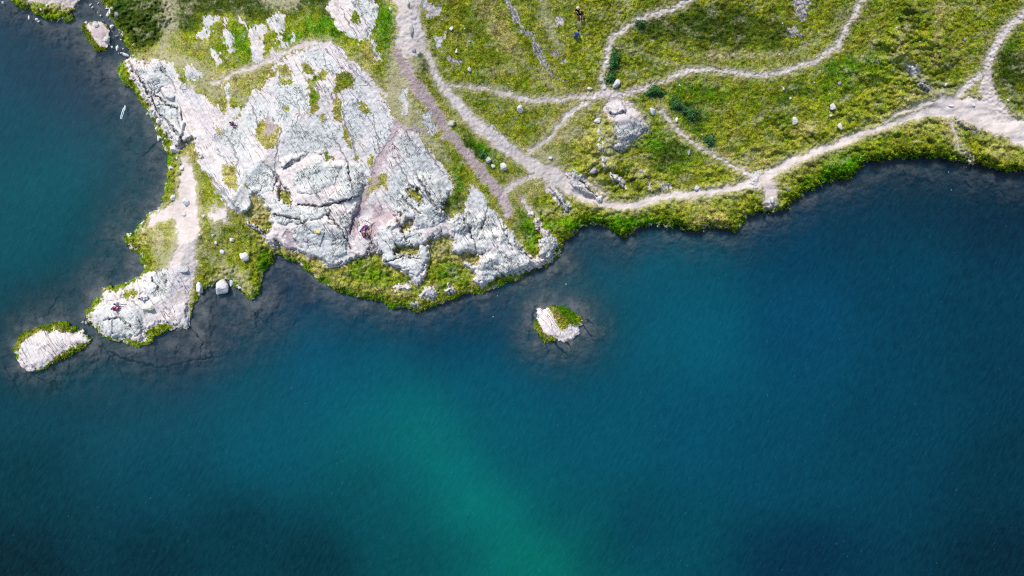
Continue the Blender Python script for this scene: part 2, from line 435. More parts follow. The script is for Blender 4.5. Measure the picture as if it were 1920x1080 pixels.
AREAS = [pts(s) for s in '''727,-2 745,15 743,60 741,86 752,100 765,112 777,106 786,98 800,98 804,85 795,65 790,55 788,30 790,0 800,-60 700,-60
1740,196 1765,177 1800,182 1840,185 1860,188 1880,196 1905,220 1925,228 2100,310 2200,330 2100,400 1940,282 1915,273 1880,256 1850,246 1800,226 1770,214 1742,213
1140,186 1165,180 1185,195 1200,210 1212,228 1196,236 1176,240 1160,236 1150,235 1140,215 1130,205
1425,340 1455,333 1457,360 1455,380 1450,392 1436,388 1430,365
305,385 335,378 340,410 300,412 285,425 268,428 283,405
398,385 428,392 430,417 402,415 396,402
130,14 50,2 70,-20 150,-20 150,4'''.split('\n')]
PINK = [pl(s) for s in '''742,92,6 755,120,10 775,152,12 800,185,12 820,215,10 840,246,9 856,266,9 880,295,9 905,325,10 930,356,10 948,380,8 957,402,5
742,235,8 735,262,7 715,296,8 703,322,9 698,345,4
690,360,4 680,385,8 668,408,7 662,440,5 660,452,3
700,388,7 712,400,9 722,408,11 735,400,6
708,392,10 704,420,8 698,440,6 700,465,5
738,405,3 752,425,3 762,440,2
540,440,8 548,460,6
752,235,4 775,245,4 800,245,4
838,250,4 830,262,3
765,410,4 770,425,3
500,220,3 512,236,8 500,250,6'''.split('\n')]
DUSTY = [pl(s) for s in '''350,330,20 350,400,32 346,470,28 330,510,40
398,395,14 405,440,8
296,440,12 300,480,10
400,525,8 440,505,8 470,545,6
1150,190,26 1190,230,30 1150,270,22
1075,350,24 1030,320,26
1760,190,26 1850,210,36 1920,250,30
770,110,22 745,180,26 760,240,30
320,-60,20 318,0,17 318,40,16 316,65,12 300,100,10
505,-10,26 540,-6,26
1015,-10,8 1018,20,10 1028,45,10 1040,72,8 1052,92,5
740,100,12 735,150,14 730,190,14
735,165,12 770,195,14 790,245,14 840,300,6
975,110,2 1000,135,3 1030,155,3 1050,175,3 1075,180,4
1160,-20,4 1160,45,3
1152,85,4 1180,92,3 1220,105,3 1250,118,3 1285,130,4
1280,98,2 1340,105,3 1400,104,3 1440,102,3 1485,98,4 1520,84,3 1545,65,3 1566,42,2 1596,8,3
1640,76,6 1632,95,5
1060,255,10 1085,240,9
1790,235,7 1800,280,5
1700,120,9 1725,150,10
440,175,6 480,205,8
375,150,12 400,175,10 440,170,10
300,100,10 345,115,14 395,140,12
250,110,7 300,112,8
455,530,6 420,500,8 380,470,5
290,395,20 318,400,14
1000,280,10 1040,300,12
1125,215,8 1130,250,5'''.split('\n')]
dust = np.full(U.shape, -26, F); faint = dust.copy(); pink = dust.copy()
for P in LINES: dust = np.maximum(dust, line_sdf([(a, b, c * 0.86) for a, b, c in P], XU, XV))
for P in AREAS: dust = np.maximum(dust, poly_sdf(P, WU, WV))
for P in PINK: pink = np.maximum(pink, line_sdf(P, WU, WV))
for P in DUSTY: faint = np.maximum(faint, line_sdf(P, WU, WV))
soil = (fbm(U / 34 + V / 90, V / 24, 111, 5) - 0.34) * 26
soil = np.where((shore > 25) & (soil > -20), soil, -26)
faint = np.maximum.reduce([faint, dust + 5.5, np.minimum(soil, 1)])
dust = dust + fbm(U / 16, V / 16, 97, 4) * (4.0 + 6.0 * (U < 420)) * sstep(10, 0, dust)
dust = np.where(s_n > -3, poly_sdf(NROCK, WU, WV) + 1, dust)
pink = np.where(s_n > -3, poly_sdf([(172, 48), (196, 50), (198, 66), (184, 72), (174, 62)], WU, WV), pink)

# ------------------------------------------------------------------ kinds of vegetation, with shade painted on the top-left slope
def blob(u, v, ru, rv, a=0.0):
    c, s = math.cos(math.radians(a)), math.sin(math.radians(a))
    x = (U - u) * c + (V - v) * s; y = -(U - u) * s + (V - v) * c
    return np.exp(-((x / ru) ** 2 + (y / rv) ** 2)).astype(F)

def blobs(s):
    r = np.zeros(U.shape, F)
    for ln in s.strip().split('\n'):
        k = [float(t) for t in ln.replace(',', ' ').split()]
        w = k[5] if len(k) > 5 else 1.0
        np.maximum(r, blob(*k[:5]) * w, out=r)
    return r
n60 = fbm(U / 80 + V / 160, V / 40, 5, 5); n18 = fbm(U / 20, V / 14, 15, 4)
shfade = np.exp(-np.clip(shore, 0, 500) / 9)
lush = shfade * (0.75 + 0.6 * noise(U / 28, V / 28, 172))
lush = np.maximum(lush, blobs('''720,50,22,55,0,1.0
610,50,60,30,0,.9
560,75,60,18,0,.9
450,75,25,45,0,.8
900,280,50,16,42,1.0
855,350,16,45,10,1.0
590,170,14,30,0,.7
655,150,20,20,0,.6
500,500,18,50,0,.9
1150,420,160,22,0,.95
1600,320,120,22,-15,.9
1580,310,60,28,-20,.95
1250,280,70,45,10,.8
1310,170,60,25,15,.8
1590,130,90,35,-15,.75
1550,170,60,30,0,.6
1480,180,60,30,0,.4
1300,215,50,30,40,.8
990,430,18,40,-20,1.0
980,390,60,18,35,.6
860,430,30,60,0,.35
700,520,70,30,20,.6
840,510,40,40,0,.6
300,25,40,40,0,.3
1870,110,40,70,20,.7
1720,50,40,40,0,.3
930,170,60,40,30,.35
400,440,30,60,0,.35
440,445,30,30,0,.3
900,60,40,40,0,.3
1060,580,30,16,35,1.1'''))
dry = blobs('''930,40,26,80,-25,.9
960,90,22,40,-30,.7
1030,145,40,30,30,.6
1080,200,40,30,0,.7
1060,260,60,40,0,.8
1110,240,25,40,0,.8
1000,230,40,40,0,.3
1760,60,10,70,3,1.1
1750,110,8,20,0,1
1690,80,26,50,10,.5
1410,105,130,7,0,.8
1480,110,40,10,-20,.7
1380,100,60,10,0,.8
1500,250,50,25,-20,.6
1420,300,60,30,-20,.7
1800,110,50,50,0,.4
1700,180,80,30,20,.5
1130,300,40,50,-20,.7
1200,310,40,30,10,.6
1320,400,35,24,0,.9
1345,410,20,22,0,1.0
1420,380,40,15,0,.3
1500,330,50,14,-25,.6
1720,245,50,14,0,.6
1780,235,20,40,0,.7
1870,280,50,20,20,.7
690,110,30,26,0,.9
440,150,80,30,0,.75
400,210,50,40,0,.8
285,450,50,40,0,.75
420,460,50,60,0,.5
620,210,20,40,0,1.1
505,255,24,30,0,1.1
485,400,20,40,0,1.0
430,330,20,26,0,1.1
355,285,14,24,0,1.0
700,350,40,30,-30,1.2
560,478,70,12,20,1.1
620,520,60,10,25,1.0
870,485,40,10,0,1.2
815,465,40,30,0,.8
760,470,30,14,0,.9
720,545,120,9,12,.8
780,575,50,8,0,.9
1000,350,30,20,20,.8
1040,400,30,26,30,.7
860,70,30,60,0,.2
740,170,30,40,0,.9
800,225,50,50,0,.5
310,95,50,20,0,.6
870,240,30,30,0,.4
1250,45,40,30,0,.2
1060,40,50,50,0,.45
1370,280,60,40,0,.35
1040,590,12,20,20,.5
970,370,16,16,0,.7''')
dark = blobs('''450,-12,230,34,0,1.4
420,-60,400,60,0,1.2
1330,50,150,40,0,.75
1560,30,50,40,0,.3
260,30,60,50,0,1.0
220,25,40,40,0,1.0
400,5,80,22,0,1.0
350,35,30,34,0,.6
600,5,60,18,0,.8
1151,120,12,28,8,1.0
1225,172,18,10,0,1.1
1290,208,34,16,38,1.0
1200,45,16,10,30,.8
880,273,26,9,45,.7
920,310,30,8,48,.6
795,125,10,20,0,.6
860,375,10,22,10,.6
1900,130,40,45,0,.9
1330,60,120,36,0,.55
1450,60,60,40,0,.6
1270,290,40,30,0,.4
1780,120,26,26,0,.5
1710,45,30,30,0,.4
1600,330,60,14,-25,.4
1380,205,80,30,10,.3
1250,300,30,20,0,.6
1070,40,14,14,0,.3
1225,362,30,8,-20,.7
1190,345,30,10,20,.5
1500,170,60,16,0,.4
1700,270,90,18,0,.35
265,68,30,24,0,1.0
985,440,14,20,-20,.5''')  # dark plants; the top-left blobs paint shade into the grass colour
dry = np.clip(dry + n60 * 0.7 + 0.0, 0, 1.3) * (0.6 + 0.8 * sstep(-0.4, 0.4, n18))
dry = dry + 0.75 * np.exp(-np.clip(-np.maximum.reduce([dust, pink, rock_c * (ridx < 2) - 26 * (ridx >= 2)]), 0, 99) / 7)
dry *= (1 - 0.7 * np.clip(shfade, 0, 1))
lush = np.clip(lush + n18 * 0.5, 0, 1.2) * (1 - 0.8 * np.clip(dark - 0.5, 0, 1))
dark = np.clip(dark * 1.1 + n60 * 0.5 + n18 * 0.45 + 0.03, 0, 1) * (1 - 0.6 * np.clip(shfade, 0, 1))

# ------------------------------------------------------------------ relief
ang = np.radians(58 + 26 * noise(U / 170, V / 170, 31) + 18 * noise(U / 60, V / 60, 33)).astype(F)
ca, sa = np.cos(np.radians(58)), np.sin(np.radians(58))
al = U * ca + V * sa; ac = -U * sa + V * ca
bend = fbm(U / 110, V / 110, 36, 3) * 46
al2 = al + fbm(U / 30, V / 30, 37, 3) * 5; ac2 = ac + bend
def facets(l, w, s, amp):
    f1, f2, cid, cx, cy = worley(al2 / l, ac2 / w, s)
    gx = (cid * 7.13) % 1 - 0.5; gy = (cid * 13.7) % 1 - 0.5
    h = (cid - 0.5) * 1.0 + cx * gx * 1.6 + cy * gy * 1.6
    return h * amp, f2 - f1
hA, eA = facets(90, 34, 11, 0.42)
hB, eB = facets(30, 11, 12, 0.20)
hC, eC = facets(12, 4.0, 13, 0.11)
str1 = np.abs(noise(al2 / 60, ac2 / 5.0, 51)); str2 = np.abs(noise(al2 / 24, ac2 / 2.6, 52))
inhead = ridx < 2
sl = sstep(-2.5, 2.5, slab)
broken = np.where(inhead, sl * (0.35 + 0.65 * sstep(-0.2, 0.3, fbm(U / 40, V / 40, 61, 3))), sstep(-0.15, 0.35, fbm(U / 55, V / 55, 61, 3))).astype(F)
smooth = 1 - broken * 0.9
ck = np.maximum.reduce([(1 - sstep(0.0, 0.03, eA)) * (0.3 + 0.7 * broken), inhead * (1 - sstep(0.0, 1.6, np.abs(slab + 0.5))) * sstep(-0.1, 0.25, noise(U / 15, V / 15, 68)) * 0.9, (1 - sstep(0.0, 0.09, eB)) * (0.25 + 0.75 * broken), (1 - sstep(0.0, 0.16, eC)) * broken * 0.7])
ck = np.maximum(ck, fiss)
ck = np.maximum(ck, (1 - sstep(0.0, 0.05, str1)) * broken * sstep(-0.1, .2, noise(U / 20, V / 20, 66)) * 0.9)
rockrel = inhead * (sstep(-1.2, 1.4, slab) * (0.24 + stilt * .8) + (1 - np.exp(-np.clip(slab, 0, 30) / 16)) * 0.16) + hA * 0.4 + hB * (0.10 + 0.38 * broken) + hC * (0.06 + 0.4 * broken) - ck * 0.14 - fiss * 0.40 - (0.05 * (1 - str1 * 2)) * broken - 0.02 * (1 - str2 * 2) * broken
DRK = {14: 0, 17: .4, 19: .9, 20: 1.0, 21: .9, 22: .5, 23: 1.0, 24: .9, 26: .9, 28: .5, 32: .3, 34: .2, 35: .5, 36: .4, 38: .3, 39: .3, 42: .9, 46: 1.0, 45: .12, 27: .45, 2: .12, 25: .3, 37: .2}
dkr = np.where(ridx >= 2, 0.16, 0).astype(F)
for i_, v_ in DRK.items(): dkr[ridx == i_] = v_
dkr = np.clip(dkr * (1 + 0.6 * n18), 0, 1)
rock_c = np.where((dkr > 0.55), rock_c - 1.2 + noise(U / 4, V / 4, 55) * 4, rock_c)
rf = sstep(-2.0, 3.0, rock_c)
dome = (blob(650, 300, 210, 170) * 2.4 + blob(560, 420, 120, 90) * 0.9 + blob(840, 430, 150, 80, 20) * 1.3 + blob(800, 340, 60, 70) * 1.2
        + blob(1165, 225, 80, 80) * 1.3 + blob(1168, 226, 44, 44) * 0.7 + blob(1010, 60, 60, 90, -30) * 2.2 + blob(670, 20, 50, 60) * 2.2 + blob(480, 60, 90, 60) * 1.0
        + blob(1110, 300, 60, 60) * 1.4 + blob(720, 350, 30, 70, 35) * -1.6 + blob(720, 280, 20, 30, 35) * -0.8
        + blob(1010, 420, 40, 50) * 1.0 + blob(300, 20, 70, 60) * 1.8 + blob(1370, 60, 200, 60) * 2.0 + blob(1720, 60, 70, 120) * 1.8 + blob(1350, 220, 160, 70, 10) * 1.0
        + blob(250, 590, 60, 40) * 0.5)
rise = np.clip((260 - V) / 260, 0, 3) * sstep(560, 900, U) * 2.4
bankH = 0.55 + 1.4 * sstep(960, 1120, U) + 1.0 * blob(760, 520, 170, 90) - 0.25 * blob(250, 560, 140, 120)
d = np.clip(shore, 0, 2000)
isl = (np.maximum.reduce([s_w, s_c, s_n]) > s_main)
z = bankH * (1 - np.exp(-d / 9)) + (dome + rise) * (1 - np.exp(-d / 60)) + np.clip(dome - 1, 0, 9) * 0.30 * (1 - np.exp(-d / 16))
z = np.where(isl, 0.8 * (1 - np.exp(-d / 13)) * np.where(s_n > -30, .45, 1), z)
z += (n60 * 0.45 + n18 * 0.28 * (1 - 0.8 * np.maximum(sstep(-10, 3, dust), sstep(-6, 6, rock_c))) + fbm(U / 45, V / 30, 121, 3) * 0.9 * sstep(780, 900, U) * (1 - 0.8 * sstep(-14, 3, dust))) * (1 - np.exp(-d / 22)) * ~isl
z += (noise(U / 5, V / 5, 77) * 0.16 + noise(U / 9, V / 9, 78) * 0.20 + noise(U / 14, V / 14, 79) * 0.5 * np.exp(-d / 40) * sstep(1040, 1120, U)) * (1 - rf) * (1 - np.exp(-d / 5)) * sstep(2, -5, np.maximum(dust, pink))
z -= 0.16 * sstep(-5, 4, dust) * (1 - rf) + 0.14 * sstep(-4, 3, pink)
edge = 1 - np.exp(-d / 10)
z += rf * (rockrel * edge * np.where(isl, .5, 1) * (1 - 0.75 * sstep(-3, 6, pink)) * (1 - 0.75 * sstep(-3, 7, dust))) + rh * edge * sstep(-1, 6, rock_c)
z = np.maximum(z, 0.05 + 0.02 * d) * (shore > 0)
# lake bed
do = np.clip(-shore, 0, 5000)
LF = 44 + 60 * blob(300, 560, 260, 140) + 55 * blob(260, 240, 130, 220) + 42 * blob(230, 90, 120, 70) + 46 * blob(1045, 610, 110, 100) + 60 * blob(430, 640, 150, 90) + 24 * blob(1030, 520, 60, 60) + 14 * blob(1750, 330, 260, 80)
Svis = np.exp(-(do / LF) ** 1.25)
Svis = np.maximum(Svis, blobs('''300,700,150,60,-5,.42
150,730,130,50,10,.38
420,620,70,60,0,.5
400,680,90,40,-20,.3
90,560,110,60,-20,.30
560,600,70,40,10,.25
1060,650,70,36,0,.35
1000,530,22,40,0,.5
1230,450,90,28,-5,.22
1050,510,90,40,-20,.22
1325,452,11,9,0,.5
850,600,90,24,-8,.28
1740,420,150,60,10,.14
230,60,60,70,30,.9
170,20,30,40,0,1.0
100,130,110,50,20,.25
250,330,60,60,0,.42'''))
Svis = np.clip(Svis * (0.92 + 0.5 * fbm(U / 40, V / 40, 88, 5)), 0, 1)
Svis = np.where(shore > 0, 1, Svis)
depth = -np.log(np.clip(Svis, 0.004, 1)) * 1.15
bedrel = (hB * 0.5 + hC * 0.4 - ck * 0.15) * (1 - np.exp(-do / 14)) + fbm(U / 24, V / 24, 131, 4) * 0.5 * (1 - np.exp(-do / 14))
zb = -(0.10 * (1 - np.exp(-do / 2.0)) + depth * 0.9) + np.minimum(bedrel, 0.6 * depth)
z = np.where(shore > 0, z, np.minimum(zb, -0.03)).astype(F)

k = (H - z) / H
X = ((U - 960) / PX * k).astype(F); Y = (-(V - 540) / PX * k).astype(F)

# ------------------------------------------------------------------ node helpers
class NT:
    def __init__(s, name):
        s.m = bpy.data.materials.new(name); s.m.use_nodes = True
        s.t = s.m.node_tree; s.t.nodes.clear()
    def n(s, ty, **kw):
        nd = s.t.nodes.new(ty)
        for a, b in kw.items(): setattr(nd, a, b)
        return nd
    def put(s, sock, v):
        if isinstance(v, bpy.types.NodeSocket): s.t.links.new(v, sock)
        elif v is not None:
            if isinstance(v, (tuple, list)) and len(v) == 3 and sock.type == 'RGBA': v = (*v, 1)
            sock.default_value = v
    def math(s, op, a, b=None, c=None, clamp=False):
        nd = s.n('ShaderNodeMath', operation=op, use_clamp=clamp)
        for i, q in enumerate((a, b, c)): s.put(nd.inputs[i], q)
        return nd.outputs[0]
    def mr(s, v, a, b, c=0.0, d=1.0, smooth=True):
        nd = s.n('ShaderNodeMapRange', interpolation_type='SMOOTHSTEP' if smooth else 'LINEAR')
        s.put(nd.inputs[0], v)
        for i, q in enumerate((a, b, c, d)): s.put(nd.inputs[i + 1], q)
        return nd.outputs[0]
    def mix(s, f, a, b, mode='MIX'):
        nd = s.n('ShaderNodeMix', data_type='RGBA', blend_type=mode)
        s.put(nd.inputs[0], f); s.put(nd.inputs[6], a); s.put(nd.inputs[7], b)
        return nd.outputs[2]
    def noise(s, vec, scale, detail=4, rough=0.6, dist=0.0):
        nd = s.n('ShaderNodeTexNoise')
        s.put(nd.inputs['Vector'], vec); nd.inputs['Scale'].default_value = scale
        nd.inputs['Detail'].default_value = detail; nd.inputs['Roughness'].default_value = rough; nd.inputs['Distortion'].default_value = dist
        return nd.outputs[0]
    def mapping(s, vec, rot=0.0, sc=(1, 1, 1)):
        if rot:
            n0 = s.n('ShaderNodeMapping'); s.put(n0.inputs[0], vec); n0.inputs['Rotation'].default_value = (0, 0, rot); vec = n0.outputs[0]
        nd = s.n('ShaderNodeMapping'); s.put(nd.inputs[0], vec); nd.inputs['Scale'].default_value = sc
        return nd.outputs[0]
    def attr(s, name):
        nd = s.n('ShaderNodeAttribute', attribute_name=name)
        sp = s.n('ShaderNodeSeparateColor'); s.t.links.new(nd.outputs['Color'], sp.inputs[0])
        return sp.outputs[0], sp.outputs[1], sp.outputs[2], nd.outputs['Alpha']
    def out(s, color, rough=0.9, bump=None, bd=0.1, bs=0.6, spec=0.2):
        b = s.n('ShaderNodeBsdfPrincipled'); s.put(b.inputs['Base Color'], color); s.put(b.inputs['Roughness'], rough)
        b.inputs['Specular IOR Level'].default_value = spec
        if bump is not None:
            bn = s.n('ShaderNodeBump'); bn.inputs['Strength'].default_value = bs; bn.inputs['Distance'].default_value = bd
            s.put(bn.inputs['Height'], bump); s.t.links.new(bn.outputs[0], b.inputs['Normal'])
        o = s.n('ShaderNodeOutputMaterial'); s.t.links.new(b.outputs[0], o.inputs[0])
        return s.m

def grass_nodes(t, pos, lush, dry, dark):
    n1 = t.noise(pos, 0.55, 5, 0.65); n2 = t.noise(pos, 2.3, 4, 0.7); n3 = t.noise(pos, 8.0, 3, 0.7)
    c = t.mix(t.mr(n1, 0.3, 0.7), (0.125, 0.215, 0.006), (0.34, 0.385, 0.012))
    c = t.mix(t.mr(n2, 0.44, 0.66), c, (0.42, 0.385, 0.05))
    c = t.mix(t.mr(t.math('ADD', lush, t.mr(n2, 0.3, 0.7, -.25, .25)), 0.15, 0.95), c, (0.095, 0.27, 0.004))
    c = t.mix(t.mr(t.noise(pos, 0.85, 5, 0.72), 0.56, 0.70, 0, .65), c, (0.17, 0.125, 0.028))
    c = t.mix(t.mr(t.math('ADD', dry, t.mr(n1, 0.3, 0.7, -.25, .25)), 0.1, 1.2, 0, .92), c, (0.52, 0.45, 0.14))
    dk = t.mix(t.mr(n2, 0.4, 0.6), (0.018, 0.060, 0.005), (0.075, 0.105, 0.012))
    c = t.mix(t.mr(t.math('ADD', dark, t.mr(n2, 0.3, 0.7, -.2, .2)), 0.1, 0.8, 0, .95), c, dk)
    hs = t.n('ShaderNodeHueSaturation'); t.put(hs.inputs['Color'], c)
    t.put(hs.inputs['Value'], t.mr(t.noise(pos, 1.25, 5, 0.75), 0.34, 0.64, 0.62, 1.42)); t.put(hs.inputs['Hue'], t.mr(t.noise(pos, 0.7, 4, 0.7), 0.36, 0.64, 0.485, 0.515))
    return hs.outputs[0], n1, n2, n3

# ------------------------------------------------------------------ terrain material
def terrain_mat():
    t = NT('ground_cover')
    pos = t.n('ShaderNodeNewGeometry').outputs['Position']
    rk, du, crk, lich = t.attr('A'); lu, dr, dk, pk = t.attr('B'); fa, brk, bed, dkk = t.attr('C')
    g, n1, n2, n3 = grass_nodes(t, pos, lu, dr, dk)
    g = t.mix(t.mr(n3, 0.38, 0.6, 0.7, 0.0), g, (0.02, 0.03, 0.004))
    fine = t.noise(pos, 5.5, 5, 0.75)
    # trodden earth, pale and slightly lilac
    earth = t.mix(t.mr(n1, 0.3, 0.7), (0.49, 0.42, 0.38), (0.63, 0.565, 0.53))
    earth = t.mix(t.mr(fine, 0.52, 0.72, 0, .5), earth, (0.36, 0.29, 0.27))
    # rock
    strat = t.mapping(pos, math.radians(-32), (3.2, 0.55, 1))
    st = t.mapping(pos, math.radians(-32), (1, 1, 1))
    rn = t.noise(strat, 1.6, 6, 0.7, 0.5)
    worn = t.mr(brk, 0.10, 0.45, 1, 0)
    rc = t.mix(t.mr(t.math('ADD', t.math('MULTIPLY', n1, 0.5), t.math('MULTIPLY', brk, 0.35)), 0.22, 0.55), (0.65, 0.63, 0.61), (0.56, 0.57, 0.545))
    rc = t.mix(t.math('MULTIPLY', worn, t.mr(n1, 0.3, 0.6, 0.75, 1)), rc, t.mix(t.mr(n2, 0.35, 0.65), (0.60, 0.52, 0.49), (0.69, 0.63, 0.605)))
    rc = t.mix(t.math('MULTIPLY', worn, t.mr(t.noise(pos, 1.1, 5, 0.7), 0.55, 0.68, 0, .75)), rc, (0.42, 0.34, 0.31))
    rc = t.mix(t.mr(lich, 0.3, 0.9, 0, .5), rc, (0.48, 0.51, 0.485))
    rc = t.mix(t.mr(rn, 0.55, 0.80, 0, .55), rc, (0.27, 0.24, 0.26))
    rc = t.mix(t.mr(fine, 0.60, 0.78, 0, .5), rc, (0.42, 0.35, 0.35))
    def line(scale, sx, sy, deg, eps, dist=0.25, det=2.0, seed=0.0):
        mp = t.n('ShaderNodeMapping'); t.put(mp.inputs[0], t.mapping(pos, math.radians(deg)))
        mp.inputs['Scale'].default_value = (sx, sy, 0.15); mp.inputs['Location'].default_value = (seed, seed * 1.7, 0)
        nz = t.noise(mp.outputs[0], scale, det, 0.55, dist)
        return t.mr(t.math('ABSOLUTE', t.math('SUBTRACT', nz, 0.5)), 0.0, eps, 1, 0)
    g1 = t.mr(t.noise(pos, 0.35, 3, 0.6), 0.44, 0.60); g2 = t.mr(t.noise(pos, 0.9, 3, 0.6), 0.48, 0.62); g3 = t.mr(t.noise(pos, 1.5, 2, 0.6), 0.52, 0.64)
    LA = line(0.55, 2.6, 0.30, -32, 0.014, .5, 3, 3)        # long joints
    LB = line(1.3, 2.6, 0.35, -22, 0.024, .5, 3, 11)        # close spaced strata
    LC_ = line(1.1, 2.2, 0.5, 40, 0.018, .4, 2, 23)         # cross joints
    LD = line(2.6, 2.4, 0.4, -40, 0.05, .4, 2, 31)
    bk = t.mr(brk, 0.2, 0.85)
    ln = t.math('MULTIPLY', LA, t.mr(g1, 0, 1, .25, 1))
    ln = t.math('MAXIMUM', ln, t.math('MULTIPLY', LB, t.math('MULTIPLY', t.mr(bk, 0, 1, .15, 1), g2)))
    ln = t.math('MAXIMUM', ln, t.math('MULTIPLY', LC_, t.math('MULTIPLY', t.mr(bk, 0, 1, .2, 1), g2)))
    ln = t.math('MAXIMUM', ln, t.math('MULTIPLY', LD, t.math('MULTIPLY', bk, g3)))
    ln = t.math('MAXIMUM', ln, t.mr(crk, 0.45, 0.98, 0, .75))
    rc = t.mix(t.math('MULTIPLY', dkk, 0.85), rc, t.mix(t.mr(t.noise(t.mapping(pos, math.radians(-32), (3, .9, 1)), 2.2, 5, .75), 0.42, 0.56), (0.46, 0.42, 0.38), (0.07, 0.06, 0.055)))
    rc = t.mix(t.math('MULTIPLY', ln, 0.85), rc, (0.12, 0.10, 0.10))
    # wet dark line next to the water and the brownish lake bed
    zc = t.n('ShaderNodeSeparateXYZ'); t.put(zc.inputs[0], pos)
    # edges broken by noise
    e1 = t.mr(t.noise(pos, 3.0, 5, 0.7), 0.25, 0.75, -4.5, 4.5, smooth=False)
    fr = t.mr(t.math('ADD', rk, e1), -0.8, 0.8)
    fd = t.mr(t.math('ADD', du, t.math('MULTIPLY', e1, 0.9)), -2.2, 4.2)
    ff = t.mr(t.math('ADD', fa, t.math('MULTIPLY', e1, 2.8)), -9, 12, 0, .8)
    fp = t.mr(t.math('ADD', pk, t.math('MULTIPLY', e1, 0.9)), -3, 3.5, 0, .9)
    pc = t.mix(t.mr(fine, 0.35, 0.7), (0.37, 0.28, 0.29), (0.52, 0.43, 0.44))
    pc = t.mix(t.mr(n1, 0.5, 0.65, 0, .5), pc, (0.30, 0.21, 0.215))
    c = t.mix(ff, g, t.mix(0.6, earth, t.mix(t.mr(n2, 0.35, 0.65), (0.38, 0.34, 0.13), (0.26, 0.27, 0.07))))
    c = t.mix(fd, c, earth)
    c = t.mix(fr, c, rc)
    c = t.mix(t.math('MULTIPLY', fd, t.math('MULTIPLY', fr, 0.65)), c, (0.56, 0.51, 0.51))
    c = t.mix(fp, c, pc)
    bc = t.mix(t.mr(t.noise(pos, 0.8, 5, 0.7), 0.35, 0.65), (0.21, 0.205, 0.165), (0.46, 0.40, 0.31))
    bc = t.mix(t.math('MAXIMUM', t.mr(ln, 0, 1, 0, .4), t.mr(crk, 0.4, 1, 0, .85)), bc, (0.035, 0.03, 0.035))
    c = t.mix(t.mr(bed, 0.4, 0.6), c, bc)
    bump = t.math('ADD', t.math('MULTIPLY', fine, 0.35), t.math('MULTIPLY', rn, t.math('MULTIPLY', fr, 0.5)))
    bump = t.math('SUBTRACT', bump, t.math('MULTIPLY', ln, t.math('MULTIPLY', fr, 1.2)))
    bump = t.math('ADD', bump, t.math('MULTIPLY', n3, t.math('SUBTRACT', 1.0, t.math('MAXIMUM', fr, fd))))
    return t.out(c, 0.97, bump, 0.16, 0.75, 0.05)
M_TER = terrain_mat()

bed = (shore < -0.2).astype(F)
lich = sstep(-0.1, 0.35, fbm(U / 70, V / 50, 101, 4))
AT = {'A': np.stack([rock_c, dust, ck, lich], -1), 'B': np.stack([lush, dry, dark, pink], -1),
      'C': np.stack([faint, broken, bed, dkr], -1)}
AT['A'][..., 0] = np.where(isl & (isr < 0) & (shore > 0), np.minimum(rock_c, -4 - 0 * d), rock_c)

def mesh_obj(name, co, faces, mats, attrs=None, smooth=False, parent=None):
    me = bpy.data.meshes.new(name)
    n = len(co); nf = len(faces); kf = faces.shape[1]
    me.vertices.add(n); me.vertices.foreach_set('co', np.ascontiguousarray(co, F).ravel())
    me.loops.add(nf * kf); me.loops.foreach_set('vertex_index', np.ascontiguousarray(faces, np.int32).ravel())
    me.polygons.add(nf); me.polygons.foreach_set('loop_start', np.arange(0, nf * kf, kf, dtype=np.int32))
    if smooth: me.polygons.foreach_set('use_smooth', np.ones(nf, bool))
    for m in mats: me.materials.append(m)
    for a, v in (attrs or {}).items():
        at = me.attributes.new(a, 'FLOAT_COLOR', 'POINT'); at.data.foreach_set('color', np.ascontiguousarray(v, F).ravel())
    me.update(calc_edges=True)
    o = bpy.data.objects.new(name, me); COL.objects.link(o)
    if parent: o.parent = parent
    return o

def tag(o, label=None, cat=None, group=None, kind=None):
    if label: o['label'] = label
    if cat: o['category'] = cat
    if group: o['group'] = group
    if kind: o['kind'] = kind
    return o

P3 = np.stack([X, Y, z], -1).reshape(-1, 3)
ATF = {a: v.reshape(-1, 4) for a, v in AT.items()}
idx = np.arange(NU * NV).reshape(NV, NU)
quads = np.stack([idx[1:, :-1], idx[1:, 1:], idx[:-1, 1:], idx[:-1, :-1]], -1)
def cc(a): return (a[1:, :-1] + a[1:, 1:] + a[:-1, 1:] + a[:-1, :-1]) / 4
def sub(name, mask, parent=None, origin=None):
    q = quads[mask]
    if len(q) == 0: return None
    u, inv = np.unique(q, return_inverse=True)
    co = P3[u]
    o = mesh_obj(name, co, inv.reshape(q.shape), [M_TER], {a: v[u] for a, v in ATF.items()}, smooth=True, parent=parent)
    return o
c_sh = cc(shore); c_rk = cc(rock_c); c_du = np.maximum(cc(dust), cc(pink)); c_id = ridx[:-1, :-1]
land = c_sh > -0.2
c_isl = np.maximum.reduce([cc(s_w), cc(s_c), cc(s_n)]) > cc(s_main)
mainl = land & ~c_isl
isrock = mainl & (c_rk > 0) & (c_id >= 0)
def largest(m):                      # one outcrop = one connected piece
    jj, ii_ = np.nonzero(m)
    j0, j1, i0, i1 = jj.min(), jj.max() + 1, ii_.min(), ii_.max() + 1
    w = m[j0:j1, i0:i1]; lab = np.where(w, np.arange(1, w.size + 1).reshape(w.shape), 0)
    for _ in range(4000):
        p = np.pad(lab, 1)
        n = np.maximum.reduce([p[a:a + w.shape[0], b:b + w.shape[1]] for a in range(3) for b in range(3)]) * w
        if (n == lab).all(): break
        lab = n
    ids, ct = np.unique(lab[lab > 0], return_counts=True)
    out_ = np.zeros_like(m); out_[j0:j1, i0:i1] = lab == ids[ct.argmax()]
    return out_
for i in range(2, len(OUT)):
    m = isrock & (c_id == i)
    if m.any(): isrock &= ~(m & ~largest(m))
tag(sub('lakebed', ~land), 'dim rocky lake bed seen through the shallow water', kind='structure')
